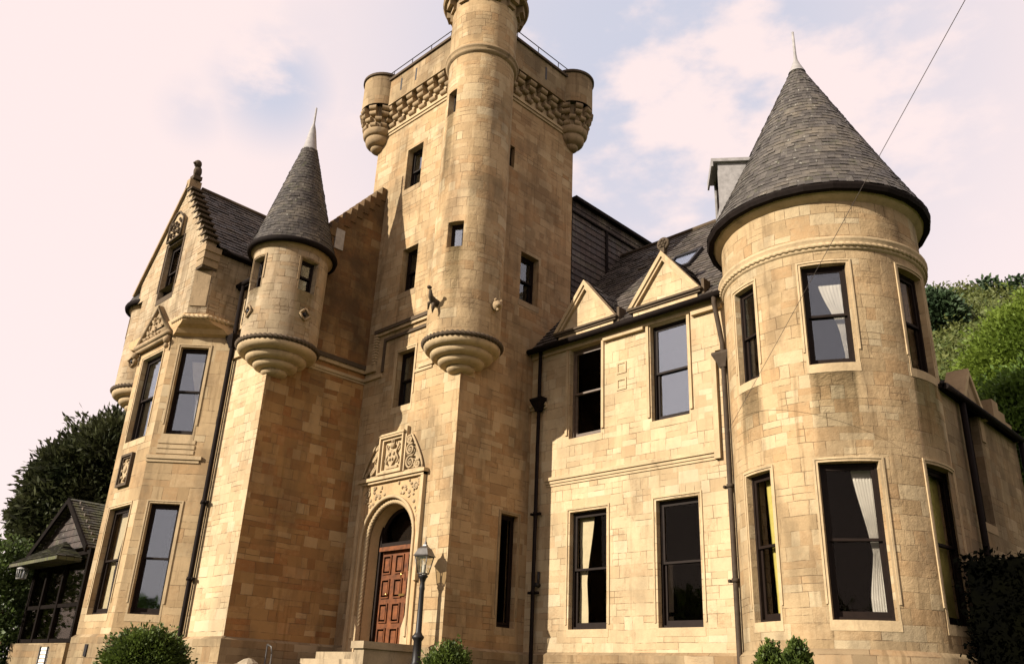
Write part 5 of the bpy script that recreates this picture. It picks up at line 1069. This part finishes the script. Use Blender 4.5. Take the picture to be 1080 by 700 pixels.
# ------------------------------------------------------------------ overhead cable
p0 = Vector((-8.72, 14.82, 4.98)); dr = at(1018, 0, 1.0); dr = dr/dr.z; p1 = dr*6.2   # bracket -> pole behind and right of the lawn
dirv = (p1-p0); pe = p0+dirv*2.6
mb = MB(); mb.tube([p0.lerp(pe, i/30) for i in range(31)], .004, 5); tag(mb.build('overhead_cable', M['wire'], None), 'thin dark cable running from the downpipe up across the sky', 'cable')
mb = MB(); mb.tube([(pe.x, pe.y, -1.8), (pe.x, pe.y, pe.z+.3)], [.16, .11], 12); tag(mb.build('utility_pole', M['bark'], None), 'wooden utility pole carrying the cable behind the viewer', 'pole')

# ------------------------------------------------------------------ ground, hill, wood
def gmat():
    n = NT('lawn'); p = n.pos(); a = n.noise(p, .4, 6, .6); b = n.noise(p, 30, 4, .7); c = n.mix(n.mr(a, .3, .7), (.035, .055, .014), (.075, .095, .028)); c = n.mix(n.mr(b, .3, .7, 0, .5), c, (.35, .35, .3), 'MULTIPLY'); n.bump(b, .6, .04); return n.fin(c, .9, 0, .1)
def hz(x, y):
    r_ = math.hypot(x, y); a = math.degrees(math.atan2(x, y))       # bearing
    base = -1.6+1.1*min(1, max(0, (r_-5)/7))
    rise = max(0, (r_-25))*.62 if r_ > 25 else 0
    k = min(1, max(0, (a+40)/22))*min(1, max(0, (70-a)/40)) if y > 0 else 0
    rise = min(rise, 37.5+1.5*math.sin(x*.09)+1.2*math.sin(y*.05+x*.05))
    return base+rise*k*(1+.03*math.sin(x*.35+y*.2))
mb = MB(); xs = [-400, -200, -120]+list(np.arange(-90, 91, 3.))+[120, 200, 400]; ys = [-400, -200, -100]+list(np.arange(-60, 151, 3.))+[200, 400]
G = [[(float(x), float(y), hz(x, y)) for x in xs] for y in ys]
for j in range(len(ys)-1):
    for i in range(len(xs)-1): mb.face([G[j][i], G[j][i+1], G[j+1][i+1], G[j+1][i]], None, 0, True)
tag(mb.build('ground', gmat(), None), None, None, None, 'structure')
# scrub on the hillside
pts = []; g = np.random.default_rng(9)
while len(pts) < 7000:
    a = R(g.uniform(-24, 12)); r_ = g.uniform(33, 108); x, y = math.sin(a)*r_, math.cos(a)*r_; h = hz(x, y); pts.append((x, y, h+g.uniform(0, .6)*(1 if g.random() < .93 else 2.2)))
C = np.repeat(np.array(pts), 14, 0)+g.normal(size=(len(pts)*14, 3))*.38
tag(leaves('hillside_scrub', C, .22, LM['scrub'], None, None, 1.5, 21), None, None, None, 'stuff')
# wood behind the viewer, seen only in the panes
pts = []
for i in range(70):
    a = R(g.uniform(95, 262)); r_ = g.uniform(34, 46)
    if abs(math.degrees(a)-SUN_AZ) < 12: continue
    x, y = math.sin(a)*r_, math.cos(a)*r_; hh = g.uniform(5.5, 9.5)
    for k in range(90):
        u = g.normal(size=3); u /= np.linalg.norm(u); pts.append((x+u[0]*3.2, y+u[1]*3.2, -1.6+hh*.55+u[2]*hh*.5))
C = np.repeat(np.array(pts), 6, 0)+g.normal(size=(len(pts)*6, 3))*.5
tag(leaves('far_wood', C, .75, LM['mid'], None, None, 1.3, 22), None, None, None, 'stuff')
bpy.context.view_layer.update()
